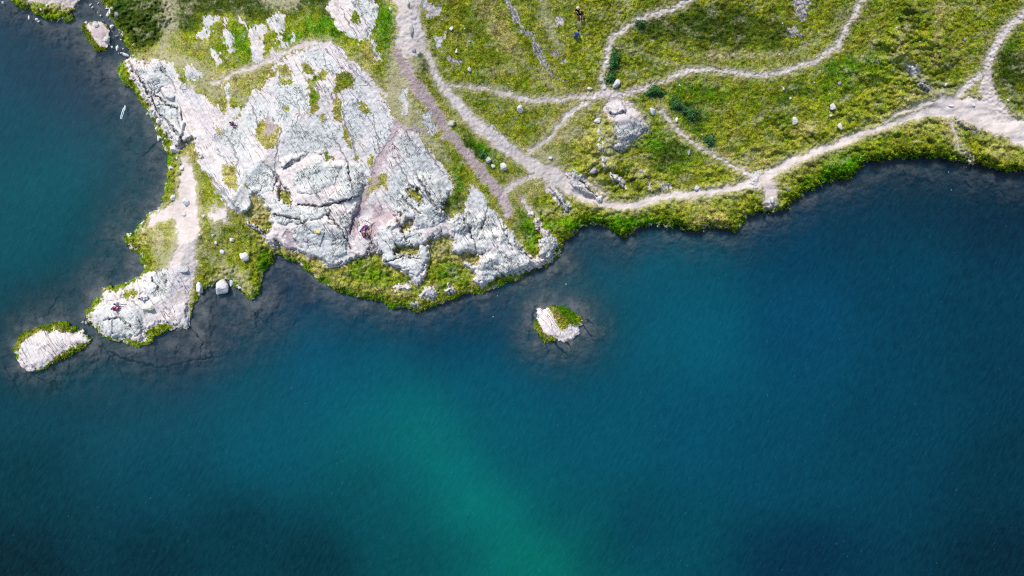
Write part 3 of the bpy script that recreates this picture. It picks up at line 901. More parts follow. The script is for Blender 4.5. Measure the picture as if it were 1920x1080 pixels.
tag(sub('footpath', mainl & ~isrock & (c_du > 0)), 'network of pale trodden footpaths crossing the meadow', kind='structure')
tag(sub('ground', mainl & ~isrock & (c_du <= 0)), 'undulating grassy ground above the lake', kind='structure')
for i, (P, h, lb) in enumerate(OUT):
    m = isrock & (c_id == i)
    if m.sum() < 4: continue
    o = sub('rock_outcrop', m)
    if i < 2: tag(o, lb, kind='structure')
    else: tag(o, lb, 'rock outcrop', 'rock outcrops rising from the grass')

# ------------------------------------------------------------------ sampling the ground
def at(u, v, arr=None):
    arr = z if arr is None else arr
    i = np.clip(np.searchsorted(UA, u) - 1, 0, NU - 2); j = np.clip(np.searchsorted(VA, v) - 1, 0, NV - 2)
    fx = (u - UA[i]) / (UA[i + 1] - UA[i]); fy = (v - VA[j]) / (VA[j + 1] - VA[j])
    if arr.ndim == 3: fx = fx[..., None]; fy = fy[..., None]
    return (arr[j, i] * (1 - fx) + arr[j, i + 1] * fx) * (1 - fy) + (arr[j + 1, i] * (1 - fx) + arr[j + 1, i + 1] * fx) * fy
def w3(u, v, dz=0.0):
    zz = float(at(np.float64(u), np.float64(v))) + dz
    kk = (H - zz) / H
    return Vector(((u - 960) / PX * kk, -(v - 540) / PX * kk, zz))

# ------------------------------------------------------------------ grass blades as one mass
def blade_mat():
    t = NT('grass_blades')
    pos = t.n('ShaderNodeNewGeometry').outputs['Position']
    lu, dr, dk, rnd = t.attr('B')
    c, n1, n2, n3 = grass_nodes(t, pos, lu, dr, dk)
    gn = t.n('ShaderNodeHueSaturation'); t.put(gn.inputs['Color'], c); t.put(gn.inputs['Value'], t.mr(rnd, 0, 1, 0.35, 1.75, smooth=False)); t.put(gn.inputs['Hue'], t.mr(rnd, 0, 1, 0.515, 0.49, smooth=False))
    c = gn.outputs[0]
    b = t.n('ShaderNodeBsdfPrincipled'); t.put(b.inputs['Base Color'], c); b.inputs['Roughness'].default_value = 0.9; b.inputs['Specular IOR Level'].default_value = 0.03
    tr = t.n('ShaderNodeBsdfTranslucent'); t.put(tr.inputs[0], c)
    mx = t.n('ShaderNodeMixShader'); mx.inputs[0].default_value = 0.45
    t.t.links.new(b.outputs[0], mx.inputs[1]); t.t.links.new(tr.outputs[0], mx.inputs[2])
    o = t.n('ShaderNodeOutputMaterial'); t.t.links.new(mx.outputs[0], o.inputs[0])
    return t.m
M_BL = blade_mat()
def blades(name, us, vs, size, parent=None, nb=5, lean=1.0):
    n = len(us)
    p = at(us, vs, np.stack([z], -1))[:, 0]
    kk = (H - p) / H
    cx = (us - 960) / PX * kk; cy = -(vs - 540) / PX * kk
    Bv = at(us, vs, AT['B'])
    N = n * nb
    R = lambda x: np.repeat(x, nb, axis=0)
    cx, cy, p, sz = R(cx), R(cy), R(p), R(size)
    a = rng.uniform(0, 2 * np.pi, N); h = sz * rng.uniform(0.3, 0.85, N); ln = sz * rng.uniform(0.3, 1.1, N) * lean
    ox = rng.normal(0, .3, N) * sz; oy = rng.normal(0, .3, N) * sz
    w = sz * rng.uniform(0.12, 0.26, N)
    dx, dy = np.cos(a), np.sin(a)
    bx, by = cx + ox, cy + oy
    v0 = np.stack([bx - dy * w, by + dx * w, p - 0.05], -1); v1 = np.stack([bx + dy * w, by - dx * w, p - 0.05], -1)
    v2 = np.stack([bx + dx * ln, by + dy * ln, p + h], -1)
    co = np.stack([v0, v1, v2], 1).reshape(-1, 3)
    B2 = np.repeat(R(Bv), 3, axis=0).copy(); B2[:, 3] = np.repeat(rng.uniform(0, 1, N), 3)
    return mesh_obj(name, co, np.arange(N * 3).reshape(-1, 3), [M_BL], {'B': B2}, parent=parent)

def scatter(n, u0, u1, v0, v1):
    return rng.uniform(u0, u1, n), rng.uniform(v0, v1, n)
gs = np.maximum.reduce([rock, dust + 0.0, pink]).astype(F)
us, vs = scatter(420000, -40, 1960, -60, 700)
q_sh = at(us, vs, shore); q_g = at(us, vs, gs); q_f = at(us, vs, faint); q_isl = at(us, vs, isl.astype(F))
q_rt = at(us, vs, rock_c)
keep = (q_sh > 1.0) & ((q_g < -1.5) | ((q_rt < -1) & (at(us, vs, dust) < -1) & (at(us, vs, pink) < -1))) & (q_isl < 0.5) & (rng.uniform(0, 1, len(us)) < 1 - 0.72 * sstep(-8, 10, q_f + noise(us / 12, vs / 12, 171) * 12))
us, vs, q_sh = us[keep], vs[keep], q_sh[keep]
cl = fbm(us / 7, vs / 7, 201, 3)
keep = rng.uniform(0, 1, len(us)) < 0.45 + 1.2 * cl
us, vs, q_sh = us[keep], vs[keep], q_sh[keep]
size = 0.09 + 0.08 * rng.uniform(0, 1, len(us)) ** 2 + 0.10 * np.exp(-q_sh / 8) + 0.05 * at(us, vs, lush)
print('tufts', len(us))
tag(blades('grass', us, vs, size), 'short tufted meadow grass, brighter green along the shore', 'grass', kind='stuff')

# ------------------------------------------------------------------ islets
ISL = [(s_w, ISL_W, 'long pale rocky islet rimmed with grass off the peninsula tip', 60000),
       (s_c, ISL_C, 'small round white rock islet with a bright green grass cap, alone in open water', 60000),
       (s_n, ISL_N, 'little brown islet with a dark green grass rim beside the marshy inlet', 25000)]
for s, P, lb, cnt in ISL:
    cu = sum(p[0] for p in P) / len(P); cv = sum(p[1] for p in P) / len(P)
    e = bpy.data.objects.new('islet', None); COL.objects.link(e)
    e.empty_display_size = 0.5
    tag(e, lb, 'islet', 'islets standing in the lake')
    me_ = land & c_isl & (cc(s) > -1) & (cc(s) >= np.maximum.reduce([cc(t_) for t_, *_ in ISL]) - 1e-3)
    sub('rock', me_ & (c_rk > -1), e); sub('turf', me_ & (c_rk <= -1), e)
    us, vs = scatter(cnt // 12, min(p[0] for p in P), max(p[0] for p in P), min(p[1] for p in P), max(p[1] for p in P))
    kp = (at(us, vs, s) > 1.0) & (at(us, vs, np.maximum(rock_c, dust)) < -0.5)
    us, vs = us[kp], vs[kp]
    blades('grass', us, vs, rng.uniform(0.16, 0.3, len(us)), parent=e)

# ------------------------------------------------------------------ lake surface
WP = [(-60, 100, 40, 75, 95), (60, 130, 30, 70, 92), (150, 150, 48, 74, 98), (30, 250, 14, 82, 96), (100, 350, 5, 92, 102), (200, 300, 34, 90, 104), (20, 480, 6, 86, 96), (120, 450, 8, 88, 100), (60, 560, 22, 75, 86),  # lake tints by position; vignette darkening of the corners is painted in
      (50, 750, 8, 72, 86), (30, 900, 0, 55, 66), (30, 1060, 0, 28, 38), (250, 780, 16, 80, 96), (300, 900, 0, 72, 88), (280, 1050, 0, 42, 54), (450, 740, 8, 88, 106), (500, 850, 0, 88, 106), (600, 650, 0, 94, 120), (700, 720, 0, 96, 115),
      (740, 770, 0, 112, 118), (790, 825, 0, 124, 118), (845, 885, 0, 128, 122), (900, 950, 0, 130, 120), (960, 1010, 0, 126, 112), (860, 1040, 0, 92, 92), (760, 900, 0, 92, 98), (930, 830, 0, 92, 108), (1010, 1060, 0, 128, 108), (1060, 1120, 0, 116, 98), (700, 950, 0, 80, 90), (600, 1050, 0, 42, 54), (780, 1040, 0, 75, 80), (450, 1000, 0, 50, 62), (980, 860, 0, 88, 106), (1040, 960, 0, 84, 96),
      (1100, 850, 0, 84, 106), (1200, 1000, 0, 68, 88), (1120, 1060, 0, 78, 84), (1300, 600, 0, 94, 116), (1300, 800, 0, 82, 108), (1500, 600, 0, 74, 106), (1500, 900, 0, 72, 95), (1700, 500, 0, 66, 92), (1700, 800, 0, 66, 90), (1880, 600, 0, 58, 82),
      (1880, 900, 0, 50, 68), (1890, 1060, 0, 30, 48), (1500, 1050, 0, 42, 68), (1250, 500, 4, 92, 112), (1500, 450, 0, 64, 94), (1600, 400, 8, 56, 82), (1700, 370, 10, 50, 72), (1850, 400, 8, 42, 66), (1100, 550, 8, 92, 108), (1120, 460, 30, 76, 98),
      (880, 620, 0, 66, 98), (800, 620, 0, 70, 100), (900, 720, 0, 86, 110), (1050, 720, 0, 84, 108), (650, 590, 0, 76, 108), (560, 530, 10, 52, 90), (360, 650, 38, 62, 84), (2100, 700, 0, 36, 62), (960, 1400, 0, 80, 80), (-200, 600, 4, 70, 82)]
def lin(c):
    c = np.asarray(c, float) / 255
    return np.where(c <= 0.04045, c / 12.92, ((c + 0.055) / 1.055) ** 2.4)
ua2 = axis(-6000, -40, 1960, 7900, 8, 1.2, 400); va2 = axis(-6000, -40, 1120, 7100, 8, 1.2, 400)
LU, LV = np.meshgrid(ua2, va2)
num = np.zeros(LU.shape + (3,)); den = np.zeros(LU.shape)
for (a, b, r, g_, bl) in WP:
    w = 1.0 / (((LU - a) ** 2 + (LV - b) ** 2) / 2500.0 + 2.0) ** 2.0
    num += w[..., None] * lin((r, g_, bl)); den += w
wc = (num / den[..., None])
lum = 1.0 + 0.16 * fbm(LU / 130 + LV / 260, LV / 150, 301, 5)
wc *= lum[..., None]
inu = np.clip(LU, UA[0] + 1, UA[-1] - 1).astype(np.float64); inv_ = np.clip(LV, VA[0] + 1, VA[-1] - 1).astype(np.float64)
sv = at(inu.ravel(), inv_.ravel(), Svis.astype(F)).reshape(LU.shape)
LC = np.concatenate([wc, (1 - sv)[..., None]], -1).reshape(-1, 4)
LP = np.stack([(LU - 960) / PX, -(LV - 540) / PX, np.zeros_like(LU)], -1).reshape(-1, 3)
ii = np.arange(LU.size).reshape(LU.shape)
lq = np.stack([ii[1:, :-1], ii[1:, 1:], ii[:-1, 1:], ii[:-1, :-1]], -1).reshape(-1, 4)
WGAIN = 0.50
def water_mat():
    t = NT('lake_water')
    pos = t.n('ShaderNodeNewGeometry').outputs['Position']
    nd = t.n('ShaderNodeAttribute', attribute_name='W')
    murk = nd.outputs['Alpha']
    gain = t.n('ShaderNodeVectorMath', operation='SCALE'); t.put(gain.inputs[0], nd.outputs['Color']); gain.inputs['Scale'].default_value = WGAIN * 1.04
    rp = t.mapping(pos, math.radians(28), (3.2, 0.9, 1))
    r1 = t.noise(rp, 0.9, 4, 0.75, 0.4); r2 = t.noise(pos, 5.0, 3, 0.8); r3 = t.noise(t.mapping(pos, math.radians(30), (5, 1.1, 1)), 1.4, 2, 0.6)
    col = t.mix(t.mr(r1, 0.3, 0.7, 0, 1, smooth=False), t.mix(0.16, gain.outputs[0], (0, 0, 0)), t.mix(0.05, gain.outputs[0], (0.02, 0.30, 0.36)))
    col = t.mix(t.mr(r3, 0.68, 0.82, 0, .22), col, (0.22, 0.42, 0.46))
    df = t.n('ShaderNodeBsdfDiffuse'); t.put(df.inputs[0], col)
    tp = t.n('ShaderNodeBsdfTransparent'); tp.inputs[0].default_value = (0.56, 0.635, 0.75, 1)
    bn = t.n('ShaderNodeBump'); bn.inputs['Strength'].default_value = 0.45; bn.inputs['Distance'].default_value = 0.12
    t.put(bn.inputs['Height'], t.math('ADD', r1, t.math('MULTIPLY', r2, 0.35)))
    bg_ = t.n('ShaderNodeBump'); bg_.inputs['Strength'].default_value = 0.10; bg_.inputs['Distance'].default_value = 0.1; t.put(bg_.inputs['Height'], r1)
    t.t.links.new(bn.outputs[0], df.inputs['Normal'])
    m1 = t.n('ShaderNodeMixShader')
    t.put(m1.inputs[0], t.math('ADD', t.math('MULTIPLY', t.math('POWER', murk, 0.8), 0.90), 0.10))
    t.t.links.new(tp.outputs[0], m1.inputs[1]); t.t.links.new(df.outputs[0], m1.inputs[2])
    gl = t.n('ShaderNodeBsdfGlossy'); gl.inputs['Roughness'].default_value = 0.06; t.t.links.new(bg_.outputs[0], gl.inputs['Normal'])
    fr = t.n('ShaderNodeFresnel'); fr.inputs[0].default_value = 1.33; t.t.links.new(bg_.outputs[0], fr.inputs['Normal'])
    m2 = t.n('ShaderNodeMixShader'); t.put(m2.inputs[0], fr.outputs[0])
    t.t.links.new(m1.outputs[0], m2.inputs[1]); t.t.links.new(gl.outputs[0], m2.inputs[2])
    o = t.n('ShaderNodeOutputMaterial'); t.t.links.new(m2.outputs[0], o.inputs[0])
    return t.m
tag(mesh_obj('water', LP, lq, [water_mat()], {'W': LC}, smooth=True), 'deep teal lake with a paler green streak', kind='structure')

# ------------------------------------------------------------------ boulders
def stone_mat(name, a, b, moss=None):
    t = NT(name)
    pos = t.n('ShaderNodeNewGeometry').outputs['Position']
    n1 = t.noise(pos, 1.6, 5, 0.7); n2 = t.noise(pos, 7, 4, 0.7)
    c = t.mix(t.mr(n1, 0.35, 0.65), a, b)
    c = t.mix(t.mr(n2, 0.58, 0.72, 0, .55), c, (0.22, 0.19, 0.19))
    if moss: c = t.mix(t.mr(n1, 0.5, 0.62, 0, .8), c, moss)
    return t.out(c, 0.9, n2, 0.08, 0.7, 0.15)
M_ST = stone_mat('pale_stone', (0.62, 0.60, 0.60), (0.50, 0.51, 0.50))
M_SD = stone_mat('grey_stone', (0.36, 0.34, 0.35), (0.22, 0.21, 0.24))
M_SM = stone_mat('mossy_stone', (0.60, 0.60, 0.54), (0.42, 0.44, 0.36), (0.26, 0.25, 0.06))
import bmesh
def boulder(u, v, ru, rv, a, label, mat=M_ST, group=None, hgt=0.75, name='boulder', cat='boulder', sharp=0.5):
    seed = int(u * 31 + v * 17)
    r = random.Random(seed)
    bm = bmesh.new(); bmesh.ops.create_icosphere(bm, subdivisions=3 if max(ru, rv) > 3 else 2, radius=1.0)
    co = np.array([x.co[:] for x in bm.verts], float)
    # chop with random planes to get a faceted, broken stone
    for _ in range(12):
        nrm = np.array([r.gauss(0, 1), r.gauss(0, 1), r.gauss(0, .8)]); nrm /= np.linalg.norm(nrm)
        dd = r.uniform(0.55, 0.9)
        pr = co @ nrm - dd * 0.92
        co -= np.clip(pr, 0, None)[:, None] * nrm[None, :] * (0.75 + 0.25 * sharp)
    co += (fbm(co[:, 0] * 2 + seed, co[:, 1] * 2 + co[:, 2] * 1.7, seed % 97, 3) * 0.10)[:, None] * co
    ax, ay = ru / PX, rv / PX
    co = co * np.array([ax, ay, min(ax, ay) * hgt * 1.25]) * 1.12
    ca_, sa_ = math.cos(math.radians(a)), math.sin(math.radians(a))
    for vt, c in zip(bm.verts, co):
        vt.co = (c[0] * ca_ - c[1] * sa_, c[0] * sa_ + c[1] * ca_, c[2])
    me = bpy.data.meshes.new(name); bm.to_mesh(me); bm.free(); me.materials.append(mat)
    o = bpy.data.objects.new(name, me); COL.objects.link(o)
    p = w3(u, v); zz = max(p.z, -0.05)
    kk = (H - zz) / H
    o.location = ((u - 960) / PX * kk, -(v - 540) / PX * kk, zz + min(ax, ay) * hgt * 0.05)
    return tag(o, label, cat, group)
BL = [
 (320, 181, 9, 9, 10, 'round pale boulder ringed with grass on the left rock shelf', M_ST),
 (350, 380, 9, 9, 20, 'big rounded white boulder standing on the peninsula path', M_ST),
 (342, 315, 7, 5, 10, 'flattish white stone at the top end of the peninsula path', M_ST),
 (321, 314, 5, 5, 0, 'white stone in lush shore grass beside the top of the path', M_ST),
 (325, 370, 6, 5, 60, 'white stone in shore grass left of the big path boulder', M_ST),
 (345, 404, 5, 4, 0, 'small stone on the path just below the big boulder', M_ST),
 (299, 259, 5, 6, 0, 'smooth white boulder at the waterline outside the grass fringe', M_ST),
 (290, 214, 6, 6, 0, 'pale boulder breaking the green fringe of the west shore', M_ST),
 (278, 213, 4, 3, 0, 'small pale stone in the water beside the west shore fringe', M_ST),
 (298, 226, 5, 8, 20, 'elongated pale stone inside the green west shore fringe', M_ST),
 (332, 296, 3, 3, 0, 'little round stone under the leaning slab', M_ST),
 (327, 279, 11, 8, -35, 'large leaning pale slab above the start of the peninsula path', M_ST),
 (457, 481, 10, 8, -15, 'angular white boulder in grass near the inner cove', M_ST),
 (435, 450, 5, 5, 0, 'white stone in grass above the angular boulder', M_ST),
 (417, 472, 4, 6, 20, 'upright white stone in the peninsula grass', M_ST),
 (375, 539, 7, 12, 0, 'tall pale boulder at the head of the small cove', M_ST),
 (416, 540, 17, 15, 25, 'huge triangular grey boulder at the cove waterline', M_ST),
 (434, 530, 4, 7, 0, 'slim stone touching the huge triangular boulder', M_ST),
 (280, 577, 12, 7, 0, 'greenish oval boulder lying on the rock platform', M_SM),
 (343, 506, 9, 8, -20, 'low white rock lump where path meets rock platform', M_ST),
 (375, 443, 4, 4, 0, 'small mossy stone at the right rim of the path', M_SM),
 (156, 604, 3, 3, 0, 'stone in the narrow channel beside the long islet, left one', M_SD),
 (162, 605, 3, 3.5, 0, 'stone in the narrow channel beside the long islet, right one', M_SD),
 (236, 103, 7, 4, -25, 'white oblong boulder at the north tip of the rock shelf', M_ST),
 (220, 91, 3, 6, -15, 'upright white stone in the marshy inlet', M_ST),
 (210, 88, 2, 3, 0, 'tiny white stone left of the upright one in the inlet', M_ST),
 (200, 75, 5, 6, -20, 'white boulder on the brown islet near its lower end', M_ST),
 (181, 48, 5, 5, 0, 'white boulder on the upper part of the brown islet', M_ST),
 (210, 51, 4, 5, -10, 'white stone in the inlet right of the brown islet', M_ST),
 (162, 43, 3, 4, 0, 'small stone at the upper left corner of the brown islet', M_ST),
 (55, 33, 2.5, 4, 0, 'white stone in the water below the top left shore', M_ST),
 (69, 37, 3, 3, 0, 'pair stone in water under the green clump, upper one', M_ST),
 (73, 41, 3, 2.5, 0, 'pair stone in water under the green clump, lower one', M_ST),
 (6, 6, 3, 3, 0, 'white stone at the far top left corner', M_ST),
 (89, 10, 4, 3, 0, 'pale stone on the brown top left bank', M_SM),
 (76, 18, 4, 2.5, 0, 'flat stone above the green clump on the top left bank', M_SM),
 (102, 11, 3, 2, 0, 'small stone right of the pale one on the top left bank', M_SM),
 (211, 16, 4, 4, 0, 'roundish stone where the dark slope meets the inlet', M_SM),
 (202, 27, 3, 5, -20, 'slim stone on the inlet bank', M_ST),
 (219, 29, 5, 6, 20, 'lilac grey stone under the dark slope', M_SD),
 (251, 84, 4, 2.5, 30, 'small cream stone on the bank above the rock shelf', M_SM),
 (975, 204, 6, 7, 0, 'white boulder in the grass below the left branch path', M_ST),
 (1120, 226, 6, 5, 0, 'pale stone left of the bare mound', M_ST),
 (1223, 208, 6, 8, 20, 'white boulder on the right shoulder of the bare mound', M_ST),
 (1155, 158, 7, 9, -35, 'smooth lilac boulder under the dark shrub by the path fork', M_ST),
 (1106, 166, 5, 3, 0, 'flat white stone left of the path fork', M_ST),
 (1269, 224, 3, 5, 0, 'small upright stone below the dark leafy patch', M_ST),
 (1274, 160, 2.2, 2.2, 0, 'tiny stone right of the round dark shrub', M_ST),
 (846, 232, 8, 6, 20, 'white boulder with grass rim between two tracks', M_SM),
 (1306, 352, 4, 6, -30, 'slanted white boulder touching the shore path', M_ST),
 (1032, 296, 4, 3, 0, 'white stone in grass above the path bend', M_ST),
 (1292, 286, 3.5, 6, 10, 'grey stone on the green knoll slope', M_SD),
 (1202, 322, 5, 5, 0, 'grey stone in the hollow under the bare mound', M_SD),
 (1114, 320, 8, 6, 30, 'grey boulder half sunk beside the white scarp', M_SD),
 (1256, 371, 7, 3, 10, 'flat stone in the middle of the shore path', M_ST),
 (1124, 372, 6, 6, 0, 'white knob at the lower end of the path slab', M_ST),
 (1489, 228, 6.5, 8.5, 10, 'large white boulder alone in the wide meadow', M_ST),
 (1561, 199, 5.5, 6.5, 0, 'round white boulder higher up in the wide meadow', M_ST),
 (1575, 237, 4.5, 6.5, 10, 'white boulder in the meadow just above the shore path', M_ST),
 (1574, 157, 4, 4, 0, 'grey stone near the middle of the wide meadow', M_SD),
 (1469, 167, 2.4, 3, 0, 'tiny grey stone in the meadow under the long trail', M_ST),
 (1482, 184, 2.4, 2.8, 0, 'tiny pale stone in the meadow a little lower than the grey one', M_ST),
 (1809, 74, 3, 3, 0, 'small grey stone right of the straw coloured strip', M_SD),
 (1731, 152, 3.5, 3, 0, 'blue grey block on top of the boulder pile', M_SD),
 (1773, 159, 2.5, 3, 20, 'small white stone above the path junction', M_ST),
 (1558, 217, 3, 3, 0, 'small pale stone between two white meadow boulders', M_SM),
 (856, 96, 3, 4, 0, 'small white stone in grass above the dark ledge', M_ST),
 (846, 54, 4, 4, 0, 'pale stone in grass upper right of the wide path', M_ST),
 (880, 130, 4, 4, 0, 'white stone below the dark ledge', M_ST),
 (732, 17, 3, 3.5, 0, 'small stone in lush grass left of the wide path', M_ST),
 (785, 100, 5, 4, 20, 'cream stone at the foot of the wide path', M_SM),
 (776, 94, 4, 3, 0, 'brownish stone at the foot of the wide path', M_SD),
 (770, 55, 4, 10, 0, 'mossy upright stone in the middle of the wide path', M_SM),
 (765, 4, 4, 7, 0, 'mossy stone in the wide path at the top edge', M_SM),
 (916, 299, 5, 6, 20, 'cream stone in the green strip between tracks, left one', M_SM),
 (925, 312, 5, 4, 0, 'cream stone in the green strip between tracks, lower one', M_SM),
 (945, 314, 8, 8, 0, 'larger pale stone in the green strip between tracks', M_ST),
 (1825, 197, 3, 5, 20, 'small stone set in the trodden path junction', M_ST),
 (1785, 199, 6, 3, 0, 'flat white stone at the centre of the path junction', M_ST),
 (1852, 122, 3, 3, 0, 'small white stone on the right hand path', M_ST),
 (1890, 188, 3, 2.5, 0, 'pale stone in grass right of the path junction', M_ST),
 (1448, 376, 6, 7, 0, 'pale rock lump at the bare patch above the cove', M_ST),
 (1477, 355, 5, 4, 0, 'grey stone in the grassy bank right of the bare patch', M_SD),
 (1397, 328, 5, 4, 10, 'small pale stone set at the upper rim of the shore path', M_ST),
 (405, 455, 3, 5, 0, 'upright pale stone in the peninsula grass near the path', M_ST),
 (382, 405, 4, 3, 0, 'pale stone in grass right of the peninsula path', M_ST),
 (400, 441, 4, 2.5, 0, 'flat cream stone in the peninsula grass', M_SM),
 (435, 530, 3, 3, 0, None, None),
 (1826, 476, 1, 1, 0, None, None)]
for b in BL:
    if b[5]: boulder(*b[:5], b[5], b[6])
# small pebbles
for (u, v) in [(1695, 100), (1705, 108), (1664, 110), (1697, 186), (1701, 194), (1695, 198), (1531, 106), (1681, 52), (1725, 79), (1467, 44), (1461, 102), (1739, 236), (1868, 255), (1843, 267), (1614, 295), (1363, 370), (1400, 8), (1230, 20),
               (1056, 67), (1316, 252), (1874, 188), (1713, 178), (1527, 155), (829, 37), (881, 78), (871, 54)]:
    boulder(u, v, 1.5, 1.6, u % 90, 'tiny white stone scattered in the meadow grass', M_ST, 'tiny white stones in the meadow', name='stone', cat='stone')
for (u, v) in [(1787, 303), (1811, 313), (1778, 323), (1783, 356), (1061, 533), (932, 555), (925, 594)]:
    boulder(u, v, 1.6, 1.2, u % 90, 'small pale stone breaking the lake surface near shore', M_ST, 'small stones in the water', name='stone', cat='stone')
r5 = random.Random(5)
for s_ in '170,8 176,14 184,22 190,30 195,38 200,44 206,36 212,60 216,68 222,100 228,98 240,120 246,128 232,92 243,96 250,104 186,6 180,2 225,76 222,68 214,48'.split():
    u, v = [float(q) for q in s_.split(',')]
    boulder(u + r5.uniform(-2, 2), v + r5.uniform(-2, 2), r5.uniform(0.9, 2.0), r5.uniform(1.2, 4.0), r5.uniform(-60, -20), 'slim broken stone on the marshy inlet bank', r5.choice([M_ST, M_SD, M_SM]), 'broken stones along the inlet bank', name='stone', cat='stone')

# ------------------------------------------------------------------ low leafy shrubs
def leaf_mat():
    t = NT('shrub_leaves')
    pos = t.n('ShaderNodeNewGeometry').outputs['Position']
    n = t.noise(pos, 2.5, 4, 0.7)
    r, g, b, a = t.attr('B')
    c = t.mix(t.mr(n, 0.35, 0.65), (0.018, 0.075, 0.016), (0.05, 0.16, 0.03))
    c = t.mix(t.mr(a, 0.6, 1, 0, .6), c, (0.12, 0.24, 0.05))
    return t.out(c, 0.6, spec=0.3)
M_LF = leaf_mat()
def shrub(u, v, ru, rv, a, label, n=900, hh=0.55):
    e = w3(u, v)
    N = n
    r_ = np.abs(rng.normal(0, .55, N)); th = rng.uniform(0, 2 * np.pi, N)
    edge_ = 0.8 + 0.25 * np.sin(th * 3 + u) + 0.15 * np.sin(th * 7 + v)
    px = r_ * np.cos(th) * ru / PX * edge_; py = r_ * np.sin(th) * rv / PX * edge_
    c_, s_ = math.cos(math.radians(-a)), math.sin(math.radians(-a))
    x = px * c_ - py * s_; y = px * s_ + py * c_
    uu = u + x * PX; vv = v - y * PX
    zz = at(uu, vv) - e.z + np.clip(1 - r_ ** 2, 0.08, 1) * hh * rng.uniform(0.3, 1, N)
    nrm = rng.normal(0, 1, (N, 3)); nrm[:, 2] = np.abs(nrm[:, 2]) + .6; nrm /= np.linalg.norm(nrm, axis=1)[:, None]
    t1 = np.cross(nrm, rng.normal(0, 1, (N, 3))); t1 /= np.linalg.norm(t1, axis=1)[:, None]; t2 = np.cross(nrm, t1)
    L = rng.uniform(0.09, 0.17, N)[:, None]
    c0 = np.stack([x, y, zz], -1)
    co = np.stack([c0 - t1 * L, c0 - t2 * L * .5, c0 + t1 * L, c0 + t2 * L * .5], 1).reshape(-1, 3)
    B = np.zeros((N * 4, 4)); B[:, 3] = np.repeat(rng.uniform(0, 1, N), 4)
    root = bpy.data.objects.new('shrub', None); COL.objects.link(root); root.location = e
    mesh_obj('foliage', co, np.arange(N * 4).reshape(-1, 4), [M_LF], {'B': B}, parent=root)
    bm = bmesh.new()
    for i in range(9):
        q = rng.uniform(-0.5, 0.5, 2); tip = Vector((q[0] * ru / PX, q[1] * rv / PX, hh * 0.6)); 
        m = bmesh.ops.create_cone(bm, cap_ends=True, segments=5, radius1=0.025, radius2=0.01, depth=tip.length)
        rot = tip.to_track_quat('Z', 'Y').to_matrix().to_4x4()
        for vt in m['verts']: vt.co = rot @ (vt.co + Vector((0, 0, tip.length / 2)))
    me = bpy.data.meshes.new('stem'); bm.to_mesh(me); bm.free(); me.materials.append(M_SD)
    so = bpy.data.objects.new('stem', me); COL.objects.link(so); so.parent = root
    tag(root, label, 'shrub', 'low dark green shrubs in the meadow')
shrub(1152, 112, 9, 22, 4, 'long dark leafy shrub right of the upright path', 1300)
shrub(1146, 145, 10, 14, 20, 'dark leafy shrub above the lilac boulder', 900)
shrub(1228, 172, 18, 10, 0, 'round dark shrub beside the trail to the right', 1300)
shrub(1270, 196, 18, 10, 35, 'dark shrub patch below the round one, upper part of the trailing mass', 1200)
shrub(1292, 212, 20, 10, 40, 'dark shrub patch at the lower end of the trailing mass', 1200)
shrub(1330, 262, 16, 12, 20, 'green leafy patch beside the diagonal trail', 800, .4)
shrub(1200, 46, 9, 7, 20, 'small dark shrub below the upper trail', 500)
shrub(905, 290, 12, 7, 45, 'dark green shrub in the strip between two tracks', 500, .4)

# ------------------------------------------------------------------ people and their things
def flat(name, c, rough=0.8):
    t = NT(name)
    pos = t.n('ShaderNodeNewGeometry').outputs['Position']
    n = t.noise(pos, 14, 3, 0.6)
    c2 = tuple(x * 0.7 for x in c)
    return t.out(t.mix(t.mr(n, 0.35, 0.65), c, c2), rough)
SKIN = flat('skin', (0.55, 0.33, 0.24), 0.6)
CL = {k_: flat(k_ + '_cloth', c) for k_, c in dict(black=(0.012, 0.012, 0.018), white=(0.80, 0.80, 0.82), magenta=(0.42, 0.04, 0.19), blue=(0.02, 0.06, 0.28), purple=(0.14, 0.03, 0.22), lilac=(0.38, 0.28, 0.42), orange=(0.65, 0.20, 0.06), yellow=(0.75, 0.58, 0.20), grey=(0.25, 0.25, 0.27), denim=(0.12, 0.2, 0.42)).items()}
HAIR = {'dark': flat('dark_hair', (0.012, 0.009, 0.01), 0.5), 'blond': flat('blond_hair', (0.62, 0.50, 0.30), 0.5), 'straw': flat('straw_hat', (0.66, 0.58, 0.38), 0.8)}

def skin_obj(name, chains, mat, parent, lev=1):
    """chains: lists of (x,y,z,r); chains sharing a first point join there"""
    vs_, rs, ed, key = [], [], [], {}
    def add(p):
        k_ = tuple(round(q, 4) for q in p[:3])
        if k_ not in key: key[k_] = len(vs_); vs_.append(p[:3]); rs.append(p[3])
        return key[k_]
    for ch in chains:
        ids = [add(p) for p in ch]
        ed += list(zip(ids[:-1], ids[1:]))
    me = bpy.data.meshes.new(name); me.from_pydata(vs_, ed, []); 
    o = bpy.data.objects.new(name, me); COL.objects.link(o)
    if parent: o.parent = parent
    m = o.modifiers.new('skin', 'SKIN'); m.use_smooth_shade = True
    if not me.skin_vertices: me.skin_vertices.new()
    for i, r in enumerate(rs): me.skin_vertices[0].data[i].radius = (r, r)
    me.skin_vertices[0].data[0].use_root = True
    s2 = o.modifiers.new('subd', 'SUBSURF'); s2.levels = lev; s2.render_levels = lev
    me.materials.append(mat)
    return o
